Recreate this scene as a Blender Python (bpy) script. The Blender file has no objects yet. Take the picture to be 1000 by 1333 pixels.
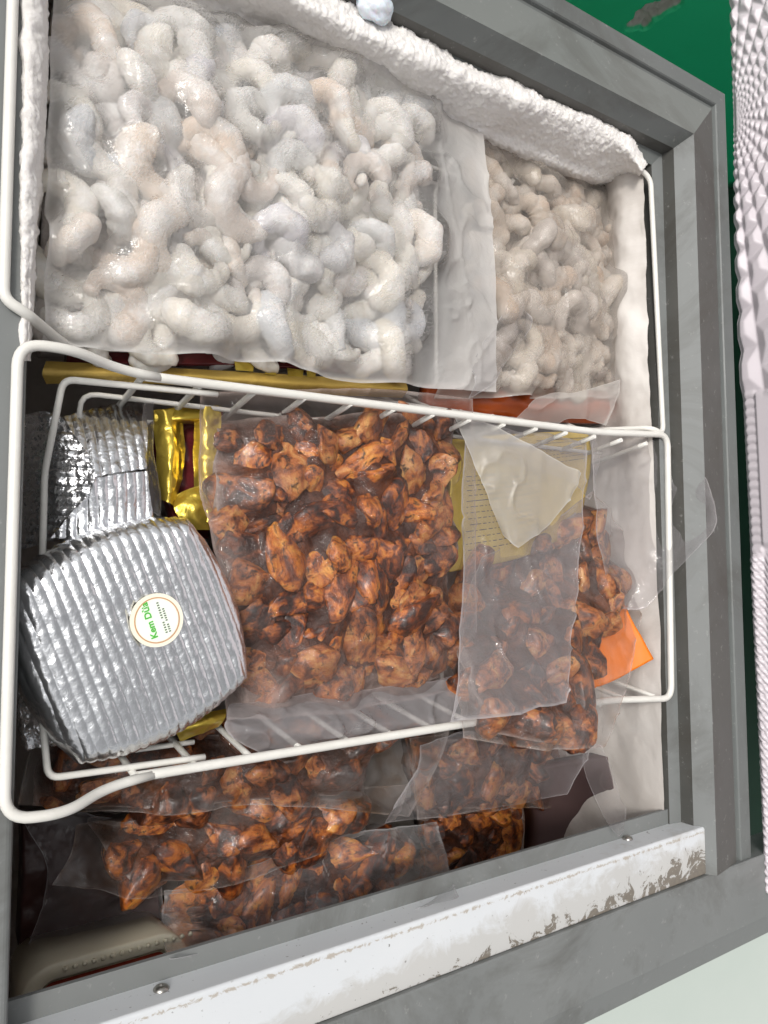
import bpy, math, random
import numpy as np
from mathutils import Vector, Matrix, Euler
random.seed(7); rng = np.random.default_rng(7)
S = bpy.context.scene
COL = S.collection

# ------------------------------------------------------------ camera
F, CX, CY, CAMH = 1001.0, 500.0, 666.5, 0.40
_x = np.array([1477, 63.5, F]); _x /= np.linalg.norm(_x)
_y = np.array([-45, (-F*F + 1477*45)/63.5, F]); _y /= np.linalg.norm(_y)
ROT = np.array([_x, _y, np.cross(_x, _y)])
def P(px, py, z):
    """point of the horizontal plane at height z seen at photo pixel (px, py)"""
    d = ROT @ np.array([px-CX, py-CY, F]); t = (z-CAMH)/d[2]
    return np.array([d[0]*t, d[1]*t, z])
cd = bpy.data.cameras.new('camera'); cam = bpy.data.objects.new('camera', cd); COL.objects.link(cam)
cd.sensor_fit = 'VERTICAL'; cd.sensor_height = 36; cd.lens = 36*F/1333.0; cd.clip_start = .01; cd.clip_end = 100
m = Matrix.Identity(4)
for r in range(3):
    m[r][0], m[r][1], m[r][2] = ROT[r, 0], -ROT[r, 1], -ROT[r, 2]
m[2][3] = CAMH
cam.matrix_world = m
S.camera = cam

# ------------------------------------------------------------ light
SUN_EL, SUN_AZ = math.radians(52), math.radians(158)      # azimuth counted from +X towards +Y
W = bpy.data.worlds.new("World"); S.world = W; W.use_nodes = True
nt = W.node_tree; nt.nodes.clear()
sky = nt.nodes.new('ShaderNodeTexSky'); sky.sky_type = 'NISHITA'; sky.sun_disc = False
sky.sun_elevation = SUN_EL; sky.sun_rotation = math.radians(90) - SUN_AZ
sky.air_density = 1.0; sky.dust_density = 5.0; sky.ozone_density = 1.0
hs = nt.nodes.new('ShaderNodeHueSaturation'); hs.inputs['Saturation'].default_value = .05
bg = nt.nodes.new('ShaderNodeBackground'); bg.inputs[1].default_value = .13
wo = nt.nodes.new('ShaderNodeOutputWorld')
nt.links.new(sky.outputs[0], hs.inputs['Color']); nt.links.new(hs.outputs[0], bg.inputs[0]); nt.links.new(bg.outputs[0], wo.inputs[0])
sl = bpy.data.lights.new('sun', 'SUN'); sl.energy = 1.5; sl.angle = math.radians(10); sl.color = (1, .95, .88)
so = bpy.data.objects.new('sun', sl); COL.objects.link(so)
sd = Vector((math.cos(SUN_EL)*math.cos(SUN_AZ), math.cos(SUN_EL)*math.sin(SUN_AZ), math.sin(SUN_EL)))
so.rotation_euler = sd.to_track_quat('Z', 'Y').to_euler(); so.location = (-1, .5, 3)
S.view_settings.view_transform = 'Standard'; S.view_settings.look = 'None'
S.view_settings.exposure = 0.15; S.view_settings.gamma = 1
S.render.engine = 'CYCLES'
S.cycles.transparent_max_bounces = 40; S.cycles.max_bounces = 10; S.cycles.use_denoising = True
S.cycles.caustics_reflective = False; S.cycles.caustics_refractive = False

# ------------------------------------------------------------ numpy noise
def _h(i, j, k, s):
    n = (i*374761393 + j*668265263 + k*2147483647 + s*974711) & 0xffffffff
    n = ((n ^ (n >> 13))*1274126177) & 0xffffffff
    n = ((n ^ (n >> 15))*2246822519) & 0xffffffff
    return ((n ^ (n >> 16)) & 0xffff)/65535.0
def vnoise(p, s=0):
    p = np.asarray(p, float); i = np.floor(p).astype(np.int64); f = p-i; f = f*f*(3-2*f); out = 0
    for a in (0, 1):
        for b in (0, 1):
            for c in (0, 1):
                w = (f[..., 0] if a else 1-f[..., 0])*(f[..., 1] if b else 1-f[..., 1])*(f[..., 2] if c else 1-f[..., 2])
                out = out + w*_h(i[..., 0]+a, i[..., 1]+b, i[..., 2]+c, s)
    return out*2-1
def fbm(p, s=0, o=4, g=.5):
    p = np.asarray(p, float); a, t, out = 1, 0, 0
    for k in range(o):
        out = out + a*vnoise(p, s+k*17); t += a; a *= g; p = p*2.03+5.1
    return out/t
def sstep(a, b, x):
    t = np.clip((x-a)/(b-a), 0, 1); return t*t*(3-2*t)

# ------------------------------------------------------------ materials
class N:
    def __init__(s, name):
        s.m = bpy.data.materials.new(name); s.m.use_nodes = True; s.t = s.m.node_tree; s.t.nodes.clear()
        s.out = s.t.nodes.new('ShaderNodeOutputMaterial')
    def n(s, typ, ins=None, **kw):
        nd = s.t.nodes.new('ShaderNode'+typ)
        for k, v in kw.items(): setattr(nd, k, v)
        for k, v in (ins or {}).items():
            if isinstance(v, bpy.types.NodeSocket): s.t.links.new(v, nd.inputs[k])
            else: nd.inputs[k].default_value = v
        return nd
    def pos(s): return s.n('TexCoord').outputs['Object']
    def geo(s): return s.n('NewGeometry').outputs['Position']
    def noise(s, scale, detail=4, rough=.55, vec=None, dist=0):
        return s.n('TexNoise', {'Scale': scale, 'Detail': detail, 'Roughness': rough, 'Distortion': dist, 'Vector': vec if vec is not None else s.pos()}).outputs['Fac']
    def voro(s, scale, vec=None):
        return s.n('TexVoronoi', {'Scale': scale, 'Vector': vec if vec is not None else s.pos()}).outputs['Distance']
    def ramp(s, fac, stops):
        r = s.n('ValToRGB', {'Fac': fac}); e = r.color_ramp.elements
        while len(e) < len(stops): e.new(.5)
        for q, (p, c) in zip(e, stops):
            q.position = p; q.color = (c, c, c, 1) if np.isscalar(c) else (*c, 1)
        return r.outputs[0]
    def mix(s, fac, a, b, mode='MIX'):
        nd = s.n('Mix', data_type='RGBA', blend_type=mode)
        for k, v in ((0, fac), (6, a), (7, b)):
            if isinstance(v, bpy.types.NodeSocket): s.t.links.new(v, nd.inputs[k])
            else: nd.inputs[k].default_value = v if k == 0 else (*v, 1)
        return nd.outputs[2]
    def math(s, op, a, b=0.0, clamp=False):
        nd = s.n('Math', operation=op, use_clamp=clamp)
        for k, v in ((0, a), (1, b)):
            if isinstance(v, bpy.types.NodeSocket): s.t.links.new(v, nd.inputs[k])
            else: nd.inputs[k].default_value = v
        return nd.outputs[0]
    def bump(s, h, st=.3, dist=.002):
        return s.n('Bump', {'Height': h, 'Strength': st, 'Distance': dist}).outputs[0]
    def attr(s, name): return s.n('Attribute', attribute_name=name).outputs['Fac']
    def rand(s): return s.n('ObjectInfo').outputs['Random']
    def bsdf(s, **k):
        ins = {}
        for a, v in k.items():
            a = {'color': 'Base Color', 'rough': 'Roughness', 'metal': 'Metallic', 'normal': 'Normal', 'coat': 'Coat Weight', 'sss': 'Subsurface Weight',
                 'spec': 'Specular IOR Level', 'coat_rough': 'Coat Roughness', 'sss_r': 'Subsurface Radius', 'sss_s': 'Subsurface Scale'}[a]
            if a == 'Base Color' and not isinstance(v, bpy.types.NodeSocket): v = (*v, 1)
            ins[a] = v
        return s.n('BsdfPrincipled', ins).outputs[0]
    def done(s, sh):
        s.t.links.new(sh, s.out.inputs[0]); return s.m

def mat_grey_plastic(name, c1, c2, grime=(.05, .045, .035)):
    k = N(name); g = k.geo()
    a = k.noise(14, 5, .6, g); b = k.noise(160, 4, .7, g); d = k.noise(6, 6, .7, g, 1.2)
    col = k.mix(a, c1, c2)
    col = k.mix(k.ramp(d, [(.50, 0), (.72, .6)]), col, grime)
    col = k.mix(k.ramp(b, [(.62, 0), (.72, .5)]), col, (.3, .3, .29))
    return k.done(k.bsdf(color=col, rough=k.ramp(a, [(.3, .36), (.7, .55)]), normal=k.bump(b, .12, .0006), spec=.4))
M = {}
M['grey'] = mat_grey_plastic('grey frame plastic', (.15, .158, .156), (.20, .208, .204))
M['grey_back'] = mat_grey_plastic('back frame plastic', (.13, .142, .133), (.18, .19, .18))
M['grey_dark'] = mat_grey_plastic('shaded frame plastic', (.06, .06, .056), (.10, .098, .09), (.04, .03, .02))  # darker copy of the frame plastic, shade put into its colour
M['grey_mid'] = mat_grey_plastic('grey riser plastic', (.10, .11, .108), (.15, .16, .155))

def mat_rail():
    k = N('white rail with grime'); g = k.geo(); sx = k.n('SeparateXYZ', {0: g}); y = sx.outputs[1]; x = sx.outputs[0]
    n1 = k.noise(45, 6, .7, g, .6); n2 = k.noise(260, 4, .7, g); n3 = k.noise(9, 4, .6, g)
    col = k.mix(n3, (.54, .57, .60), (.66, .67, .68))
    # grime along the corner with the grey flat, patchy, reaching further out at the far end
    reach = k.math('MULTIPLY_ADD', x, .032); reach.node.inputs[2].default_value = .0015
    dd = k.math('DIVIDE', k.math('ADD', y, .2615), reach)
    gr = k.math('ADD', k.math('SUBTRACT', 1.1, dd), k.math('MULTIPLY', k.math('SUBTRACT', k.noise(55, 8, .75, g, 1.0), .5), 6.5))
    gr = k.math('ADD', gr, k.math('MULTIPLY', k.math('SUBTRACT', x, .42), 2.6))
    gm = k.ramp(gr, [(.9, 0), (1.9, .8)])
    soft = k.ramp(k.math('ADD', k.math('SUBTRACT', 2.2, dd), k.math('MULTIPLY', k.math('SUBTRACT', n1, .5), 4.0)), [(.2, 0), (1.6, .45)])
    col = k.mix(soft, col, (.34, .31, .26))
    dirt = k.mix(n2, (.03, .02, .010), (.17, .13, .08))
    col = k.mix(gm, col, dirt)
    # flaking brown line along the inner edge
    ed = k.math('ABSOLUTE', k.math('ADD', y, .2265))
    e2 = k.math('ADD', k.math('MULTIPLY', ed, 330), k.math('MULTIPLY', k.math('SUBTRACT', k.noise(150, 7, .8, g, 1.0), .5), 4.2))
    col = k.mix(k.ramp(e2, [(-.3, .8), (.25, 0)]), col, (.36, .31, .25))
    sp = k.math('MULTIPLY', k.ramp(k.noise(330, 2, .5, g), [(.70, 0), (.74, 1)]), k.ramp(n3, [(.45, 0), (.6, 1)]))
    col = k.mix(sp, col, (.08, .07, .06))
    return k.done(k.bsdf(color=col, rough=.42, normal=k.bump(k.math('ADD', n1, n2), .12, .0008)))
M['rail'] = mat_rail()

def simple(name, c1, c2, scale=20, rough=.5, metal=0, bump=.1, bs=80, **kw):
    k = N(name); a = k.noise(scale); b = k.noise(bs, 5, .65)
    return k.done(k.bsdf(color=k.mix(a, c1, c2), rough=rough, metal=metal, normal=k.bump(b, bump, .001), **kw))
M['wire'] = simple('white coated wire', (.64, .62, .57), (.76, .75, .71), 60, .36, 0, .15, 500)
M['screw'] = simple('steel screw', (.35, .33, .3), (.5, .48, .45), 300, .3, 1)
M['black'] = simple('black plastic', (.008, .008, .008), (.02, .02, .02))
M['cream'] = simple('cream tray plastic', (.62, .57, .42), (.72, .68, .55), 40, .3)
M['redmeat'] = simple('frozen red meat', (.20, .02, .012), (.36, .06, .03), 60, .35)
M['darkmeat'] = simple('dark frozen content', (.022, .009, .009), (.07, .026, .022), 40, .4, 0, .6, 90)
M['orange'] = simple('orange printed plastic', (.72, .15, .008), (.80, .21, .012), 30, .45, spec=.25)
M['orange_dark'] = simple('reddish orange package plastic', (.17, .025, .006), (.42, .08, .012), 45, .22, 0, .8, 60)
M['maroon'] = simple('maroon meat in clear pouch', (.07, .008, .012), (.17, .03, .03), 60, .2, 0, .5, 70)
M['print'] = simple('dark print', (.03, .025, .01), (.05, .04, .02))

def mat_frost():
    k = N('frost'); g = k.geo(); a = k.noise(120, 8, .75, g); b = k.noise(700, 3, .7, g); c = k.noise(12, 4, .5, g)
    col = k.mix(c, (.72, .69, .665), (.84, .815, .79))
    return k.done(k.bsdf(color=col, rough=.75, normal=k.bump(k.math('ADD', a, k.math('MULTIPLY', b, .4)), .45, .0025), sss=.25, sss_r=(.01, .01, .012), sss_s=.3, spec=.3))
M['frost'] = mat_frost()
def mat_liner():
    k = N('frosted white liner'); g = k.geo(); a = k.noise(60, 6, .7, g); c = k.noise(9, 5, .6, g, .4)
    col = k.mix(k.ramp(c, [(.35, 0), (.65, 1)]), (.44, .40, .365), (.70, .665, .63))
    return k.done(k.bsdf(color=col, rough=.6, normal=k.bump(a, .3, .002)))
M['liner'] = mat_liner()
def mat_ice():
    k = N('ice chunk'); g = k.geo(); a = k.noise(90, 6, .7, g)
    return k.done(k.bsdf(color=k.mix(a, (.62, .70, .80), (.85, .88, .92)), rough=.25, sss=.3, sss_s=.02, normal=k.bump(a, .6, .003)))
M['ice'] = mat_ice()

def mat_shrimp(name, stops, peach, rime=(.84, .83, .81)):
    k = N(name); r = k.rand(); p = k.pos()
    base = k.ramp(r, stops)
    a = k.noise(70, 5, .6, p); b = k.noise(420, 4, .7, p)
    col = k.mix(k.ramp(a, [(.44, 0), (.70, 1)]), base, rime)
    col = k.mix(k.ramp(k.noise(38, 3, .5, p), [(.58, 0), (.75, .55)]), col, peach)
    return k.done(k.bsdf(color=col, rough=.55, normal=k.bump(k.math('ADD', a, k.math('MULTIPLY', b, .5)), .5, .0022), sss=.18, sss_r=(.012, .008, .006), sss_s=.3, spec=.35))
M['shrimp'] = mat_shrimp('frosted shrimp', [(0, (.80, .75, .66)), (.2, (.72, .68, .60)), (.36, (.80, .77, .72)), (.5, (.74, .60, .48)), (.64, (.54, .57, .61)), (.8, (.74, .68, .56)), (1, (.62, .60, .65))], (.66, .46, .32))
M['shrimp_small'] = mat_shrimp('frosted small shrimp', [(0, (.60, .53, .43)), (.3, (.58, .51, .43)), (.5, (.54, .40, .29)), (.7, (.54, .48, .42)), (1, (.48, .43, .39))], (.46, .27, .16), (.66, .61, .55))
def mat_fill(name, c1, c2, sc=45):
    k = N(name); g = k.geo(); a = k.noise(sc, 6, .65, g); b = k.noise(sc*5, 4, .7, g)
    return k.done(k.bsdf(color=k.mix(k.ramp(a, [(.3, 0), (.7, 1)]), c1, c2), rough=.6, normal=k.bump(k.math('ADD', a, b), .6, .004)))
M['shrimp_fill'] = mat_fill('packed frozen crumbs', (.56, .50, .47), (.78, .74, .70))
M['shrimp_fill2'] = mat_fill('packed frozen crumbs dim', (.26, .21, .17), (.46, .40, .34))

def mat_chunk(name, dark, mid, hi, top=(.62, .27, .055)):
    k = N(name); r = k.rand(); p = k.pos()
    vec = k.n('VectorMath', {0: p, 1: (0, 0, 0)}, operation='ADD')
    comb = k.n('CombineXYZ', {0: k.math('MULTIPLY', r, 7.0), 1: k.math('MULTIPLY', r, 3.0), 2: 0.0}); k.t.links.new(comb.outputs[0], vec.inputs[1]); v = vec.outputs[0]
    a = k.noise(1.5, 6, .62, v, .6); b = k.noise(7.5, 4, .65, v); c = k.noise(2.6, 6, .7, v, .5)
    f = k.math('ADD', a, k.math('MULTIPLY', k.math('SUBTRACT', r, .5), .16))
    col = k.ramp(f, [(.36, dark), (.46, mid), (.56, hi), (.72, top)])
    char = k.ramp(c, [(.54, 0), (.63, .92)])
    col = k.mix(char, col, (.010, .005, .004))
    col = k.mix(k.ramp(b, [(.60, 0), (.68, .75)]), col, (.03, .010, .004))
    col = k.mix(k.ramp(k.noise(1.1, 6, .7, v), [(.60, 0), (.78, .5)]), col, (.50, .36, .30))
    return k.done(k.bsdf(color=col, rough=.30, normal=k.bump(k.math('ADD', c, k.math('MULTIPLY', b, .5)), .6, .0022), sss=.08, sss_r=(.01, .004, .002), sss_s=.3, coat=.28, coat_rough=.2))
M['chunk'] = mat_chunk('sauced meat chunk', (.030, .009, .005), (.19, .042, .010), (.54, .155, .024), (.78, .36, .07))
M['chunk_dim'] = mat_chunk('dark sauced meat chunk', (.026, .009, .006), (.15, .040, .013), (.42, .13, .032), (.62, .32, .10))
def mat_sauce():
    k = N('frozen dark sauce'); g = k.geo(); a = k.noise(60, 6, .65, g, .6); b = k.noise(240, 5, .7, g)
    col = k.ramp(a, [(.3, (.012, .005, .003)), (.5, (.055, .016, .007)), (.66, (.17, .05, .016)), (.82, (.34, .22, .17))])
    col = k.mix(k.math('MULTIPLY', k.attr('milk'), k.ramp(b, [(.3, .35), (.65, 1)]), True), col, (.50, .42, .38))
    return k.done(k.bsdf(color=col, rough=.34, spec=.35, normal=k.bump(k.math('ADD', a, k.math('MULTIPLY', b, .4)), .7, .004)))
M['sauce'] = mat_sauce()

def mat_film(name, milk, tint=(.78, .77, .78), rough=.12, gloss=.9, bump=.5, scale=40, var=.35, stain=None):
    k = N(name); g = k.geo()
    a = k.noise(scale, 5, .6, g, .7); b = k.noise(scale*4, 3, .6, g); c = k.noise(scale*.45, 4, .55, g, .3)
    nrm = k.bump(k.math('ADD', a, k.math('MULTIPLY', b, .25)), bump, .004)
    mk = k.math('ADD', k.attr('milk'), milk)
    mk = k.math('ADD', mk, k.math('MULTIPLY', k.math('SUBTRACT', c, .5), var), True)
    col = tint if stain is None else k.mix(k.ramp(k.noise(scale*.8, 5, .6, g, .5), [(.48, 0), (.66, 1)]), tint, stain)
    dif = k.n('BsdfDiffuse', {'Normal': nrm})
    if isinstance(col, bpy.types.NodeSocket): k.t.links.new(col, dif.inputs['Color'])
    else: dif.inputs['Color'].default_value = (*col, 1)
    trl = k.n('BsdfTranslucent', {'Normal': nrm}); trl.inputs['Color'].default_value = (*tint, 1)
    milky = k.n('MixShader', {0: .35, 1: dif.outputs[0], 2: trl.outputs[0]}).outputs[0]
    tr = k.n('BsdfTransparent', {'Color': (.97, .965, .97, 1)}).outputs[0]
    base = k.n('MixShader', {0: mk, 1: tr, 2: milky}).outputs[0]
    gl = k.n('BsdfGlossy', {'Color': (1, 1, 1, 1), 'Roughness': rough, 'Normal': nrm}).outputs[0]
    fr = k.n('Fresnel', {'IOR': 1.45, 'Normal': nrm}).outputs[0]
    return k.done(k.n('MixShader', {0: k.math('MULTIPLY', fr, gloss, True), 1: base, 2: gl}).outputs[0])
M['film'] = mat_film('clear food film', .05, gloss=.4)
M['film_shrimp'] = mat_film('frosted shrimp bag film', .03, (.82, .80, .775), .08, .5, .6, 34, .22)
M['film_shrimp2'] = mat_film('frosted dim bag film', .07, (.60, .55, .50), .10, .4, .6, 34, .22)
M['film_milky'] = mat_film('milky flap film', .36, (.74, .72, .68), .3, .5, .25, 22, .2)
M['film_grey'] = mat_film('thin grey film', .14, (.58, .55, .56), .06, .5, .8, 26, .18)
M['film_meat'] = mat_film('film over sauced meat', .005, (.58, .46, .42), .05, .35, .8, 55, .20)
M['film_stain'] = mat_film('sauce stained film', .07, (.58, .52, .49), .06, .4, .7, 50, .5, (.30, .13, .03))

def mat_foil(name, c=(.88, .89, .91), rough=.15):
    k = N(name); g = k.geo(); a = k.noise(150, 5, .7, g, .5); b = k.noise(700, 3, .6, g)
    return k.done(k.bsdf(color=c, metal=1.0, rough=k.ramp(a, [(.3, rough), (.7, rough+.12)]), normal=k.bump(k.math('ADD', a, k.math('MULTIPLY', b, .3)), .35, .0012)))
M['foil'] = mat_foil('ridged silver foil')
M['foil_dark'] = mat_foil('shaded wrinkled foil', (.84, .85, .87), .2)
def mat_gold(name, c1, c2, rough, metal):
    k = N(name); g = k.geo(); a = k.noise(70, 5, .6, g, .6); b = k.noise(35, 3, .6, g)
    return k.done(k.bsdf(color=k.mix(b, c1, c2), metal=metal, rough=rough, normal=k.bump(a, .5, .003)))
M['gold'] = mat_gold('gold foil', (.66, .47, .06), (.78, .60, .12), .28, .8)
M['gold_print'] = mat_gold('printed gold pouch', (.58, .42, .08), (.70, .52, .12), .34, .6)
M['gold_matt'] = mat_gold('matt gold edge', (.55, .36, .07), (.66, .46, .12), .4, .35)
def mat_green():
    k = N('green painted wall'); g = k.geo(); a = k.noise(5, 5, .6, g); b = k.noise(220, 4, .7, g)
    col = k.mix(a, (.004, .40, .165), (.010, .50, .22))
    ch = k.attr('chip'); con = k.mix(k.noise(120, 6, .7, g), (.30, .28, .25), (.58, .55, .52))
    col = k.mix(k.ramp(ch, [(.3, 0), (.5, 1)]), col, con)
    return k.done(k.bsdf(color=col, rough=.5, normal=k.bump(b, .15, .002)))
M['green'] = mat_green()
M['pave'] = simple('pale floor paving', (.44, .50, .46), (.54, .58, .545), 3, .6, 0, .2, 25)
M['white'] = simple('white enamel body', (.74, .75, .75), (.8, .8, .8), 5, .4)
M['lid'] = simple('white embossed lid liner', (.52, .475, .505), (.60, .55, .58), 12, .38, 0, .08, 300)

# ------------------------------------------------------------ builders
def link(name, me, mat, parent=None, smooth=True):
    if mat is not None and not me.materials: me.materials.append(mat)
    if smooth: me.polygons.foreach_set('use_smooth', np.ones(len(me.polygons), bool))
    o = bpy.data.objects.new(name, me); COL.objects.link(o)
    if parent is not None:
        o.parent = parent; o.matrix_parent_inverse = parent.matrix_basis.inverted()
    return o
def raw(name, V, faces, mat, parent=None, smooth=False):
    me = bpy.data.meshes.new(name); me.from_pydata([tuple(map(float, v)) for v in V], [], faces); me.update()
    return link(name, me, mat, parent, smooth)
def tag(o, label, cat, group=None):
    o['label'] = label; o['category'] = cat
    if group: o['group'] = group
    return o
def thing(name, label, cat, loc, group=None):
    o = bpy.data.objects.new(name, None); COL.objects.link(o); o.location = [float(a) for a in loc]; o.empty_display_size = .02
    return tag(o, label, cat, group)
def catmull(p, n):
    p = np.asarray(p, float); k = len(p)
    if k == 1: return np.repeat(p, n, 0)
    q = np.concatenate([[2*p[0]-p[1]], p, [2*p[-1]-p[-2]]])
    t = np.linspace(0, k-1, n); i = np.minimum(t.astype(int), k-2); u = (t-i).reshape((-1,)+(1,)*(p.ndim-1))
    a, b, c, d = q[i], q[i+1], q[i+2], q[i+3]
    return .5*(2*b + (c-a)*u + (2*a-5*b+4*c-d)*u*u + (3*b-a-3*c+d)*u**3)
def loft(rows, nu, nv, z=None):
    """rows of photo pixels (px, py[, z]) -> grid [nv, nu, 3] of world points"""
    R = []
    for r in rows:
        w = [P(p[0], p[1], p[2] if len(p) > 2 else z) for p in r]
        R.append(catmull(w, nu))
    return catmull(np.array(R), nv)
def normals(G):
    a = np.gradient(G, axis=1); b = np.gradient(G, axis=0); n = np.cross(a, b)
    n /= np.linalg.norm(n, axis=2, keepdims=True)+1e-12
    if n[..., 2].mean() < 0: n = -n
    return n
def grid(name, G, mat, parent=None, milk=None, thick=0, taper=0.0, smooth=True, attr='milk'):
    nv, nu = G.shape[:2]; V = G.reshape(-1, 3)
    id = np.arange(nv*nu).reshape(nv, nu)
    Q = np.stack([id[:-1, :-1], id[:-1, 1:], id[1:, 1:], id[1:, :-1]], -1).reshape(-1, 4)
    n0 = np.cross(G[0, -1]-G[0, 0], G[-1, 0]-G[0, 0])[2]
    if n0 < 0: Q = Q[:, ::-1]
    if thick:
        c = G.reshape(-1, 3).mean(0); B = V.copy(); B[:, :2] = B[:, :2]*(1-taper)+c[:2]*taper; B[:, 2] -= thick
        n = nv*nu; V = np.concatenate([V, B]); Qb = Q[:, ::-1]+n
        loop = np.concatenate([id[0, :], id[1:, -1], id[-1, -2::-1], id[-2:0:-1, 0]]); nx = np.roll(loop, -1)
        sd_ = np.stack([loop, nx, nx+n, loop+n], -1)
        if n0 > 0: sd_ = sd_[:, ::-1]
        Q = np.concatenate([Q, Qb, sd_])
    me = bpy.data.meshes.new(name)
    me.vertices.add(len(V)); me.vertices.foreach_set('co', V.astype(np.float32).ravel())
    me.loops.add(len(Q)*4); me.loops.foreach_set('vertex_index', Q.astype(np.int32).ravel())
    me.polygons.add(len(Q)); me.polygons.foreach_set('loop_start', np.arange(0, len(Q)*4, 4, dtype=np.int32))
    if milk is not None:
        mk = np.zeros(len(V), np.float32); mk[:nv*nu] = np.asarray(milk, np.float32).ravel()
        at = me.attributes.new(attr, 'FLOAT', 'POINT'); at.data.foreach_set('value', mk)
    me.update(); me.validate()
    return link(name, me, mat, parent, smooth)
def tube(name, pts, r, mat, parent=None, n=10, res=0, closed=False):
    p = [np.asarray(pts[0], float)]
    for q in pts[1:]:
        L = np.linalg.norm(q-p[-1]); m_ = max(1, int(L/.012)); b0 = p[-1]
        if L > 1e-6: p += [b0+(q-b0)*(t_+1)/m_ for t_ in range(m_)]
    p = np.asarray(p)
    if res: p = catmull(p, res)
    k = len(p); t = np.gradient(p, axis=0)
    t /= np.linalg.norm(t, axis=1, keepdims=True)+1e-12
    up = np.array([0, 0, 1.]) if abs(t[0][2]) < .9 else np.array([1., 0, 0])
    V = []; rr = np.broadcast_to(r, (k,))
    for i in range(k):
        a = np.cross(t[i], up); a /= np.linalg.norm(a)+1e-12; b = np.cross(a, t[i]); up = b
        for j in range(n):
            w = 2*math.pi*j/n; V.append(p[i]+rr[i]*(math.cos(w)*a+math.sin(w)*b))
    Fc = [(i*n+j, (i+1)*n+j, (i+1)*n+(j+1) % n, i*n+(j+1) % n) for i in range(k-1) for j in range(n)]
    Fc += [tuple(range(n)), tuple((k-1)*n+j for j in range(n-1, -1, -1))]
    o = raw(name, V, Fc, mat, parent, True)
    for q in o.data.polygons[-2:]: q.use_smooth = False
    return o
def rounded(pts, rad, n=5):
    """polyline with its inner corners rounded"""
    p = [np.asarray(a, float) for a in pts]; out = [p[0]]
    for i in range(1, len(p)-1):
        a, b, c = p[i-1], p[i], p[i+1]; u = (a-b); v = (c-b); lu, lv = np.linalg.norm(u), np.linalg.norm(v)
        r = min(rad, lu*.48, lv*.48); s = b+u/lu*r; e = b+v/lv*r
        for t in np.linspace(0, 1, n): out.append((1-t)**2*s+2*t*(1-t)*b+t*t*e)
    out.append(p[-1]); return out
def prism(name, prof, axis, a, b, mat, parent=None):
    """closed profile in the plane across axis ('x': points (y, z); 'y': points (x, z)), extruded from a to b"""
    n = len(prof); V = []
    for s in (a, b):
        for (q, z) in prof: V.append((s, q, z) if axis == 'x' else (q, s, z))
    Fc = [(i, (i+1) % n, n+(i+1) % n, n+i) for i in range(n)] + [tuple(range(n)), tuple(range(2*n-1, n-1, -1))]
    o = raw(name, V, Fc, mat, parent)
    import bmesh
    bm = bmesh.new(); bm.from_mesh(o.data); bmesh.ops.recalc_face_normals(bm, faces=bm.faces); bm.to_mesh(o.data); bm.free()
    return o
def box(name, x0, x1, y0, y1, z0, z1, mat, parent=None):
    return prism(name, [(y0, z0), (y1, z0), (y1, z1), (y0, z1)], 'x', x0, x1, mat, parent)
def bevel(o, w=.001, seg=2):
    md = o.modifiers.new('edge', 'BEVEL'); md.width = w; md.segments = seg; md.limit_method = 'ANGLE'; return o

# ------------------------------------------------------------ setting
def chip_wall():
    c = P(850, 18, .012); Yw = .62
    t = (Yw)/c[1]; c = np.array([c[0]*t, Yw, CAMH+(c[2]-CAMH)*t])
    xs = np.unique(np.concatenate([np.linspace(-2, 3, 11), np.linspace(c[0]-.035, c[0]+.035, 60)]))
    zs = np.unique(np.concatenate([np.linspace(-.85, -.02, 8), np.linspace(c[2]-.055, c[2]+.055, 80)]))
    X, Z = np.meshgrid(xs, zs); G = np.stack([X, np.full_like(X, Yw), Z], -1)
    q = np.stack([(X-c[0]) / .0155, (Z-c[2]-.25*(X-c[0])) / .036, 0*X], -1)
    d = np.linalg.norm(q, axis=-1)+.5*fbm(G*90, 3, 4)
    k = 1-sstep(.7, 1.15, d)
    G[..., 1] += k*(.012+.006*fbm(G*160, 9, 4))
    o = grid('green_wall', G, M['green'], None, np.clip(k, 0, 1), attr='chip', smooth=False); o['kind'] = 'structure'
chip_wall()
w2 = box('side_wall', 1.15, 1.25, -.5, .61, -.85, -.12, simple('shaded green wall', (.002, .022, .012), (.004, .04, .02), 6)); w2['kind'] = 'structure'  # same green paint, darkened so the colour carries the shade of the gap
gf = raw('floor', [(-40, -40, -.85), (40, -40, -.85), (40, 40, -.85), (-40, 40, -.85)], [(0, 1, 2, 3)], M['pave']); gf['kind'] = 'structure'

# ------------------------------------------------------------ freezer
LX, RX, TY = .651, .651, .4312          # lip inner edges
IN_L, IN_F = .0635, -.2105
frz = thing('chest_freezer', 'grey framed chest freezer with frosted white lining, standing open and full of frozen bags', 'freezer', (.33, .05, -.85))
prof = [(.0175, -.002), (.0155, 0.0), (.001, 0.0), (0, -.001), (-.001, -.0035), (-.0055, -.0035), (-.0065, -.0005), (-.0476, .0074), (-.0573, -.007), (-.0579, -.0187), (-.0705, -.021), (-.0725, -.05)]
# one mitred corner frame per band so that each step keeps its own grey
def frame_band(name, i0, i1, mat):
    V = []; Fc = []; pr = prof[i0:i1+1]; n = len(pr)
    for (d, z) in pr: V.append((RX+d, -.2615, z))
    for (d, z) in pr: V.append((RX+d, TY+d, z))
    for (d, z) in pr: V.append((-.35, TY+d, z))
    for s in (0, 1):
        for i in range(n-1): Fc.append((s*n+i, (s+1)*n+i, (s+1)*n+i+1, s*n+i+1))
    return raw(name, V, Fc, mat, frz)
frame_band('frame_lip', 0, 6, M['grey_mid'])
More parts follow.
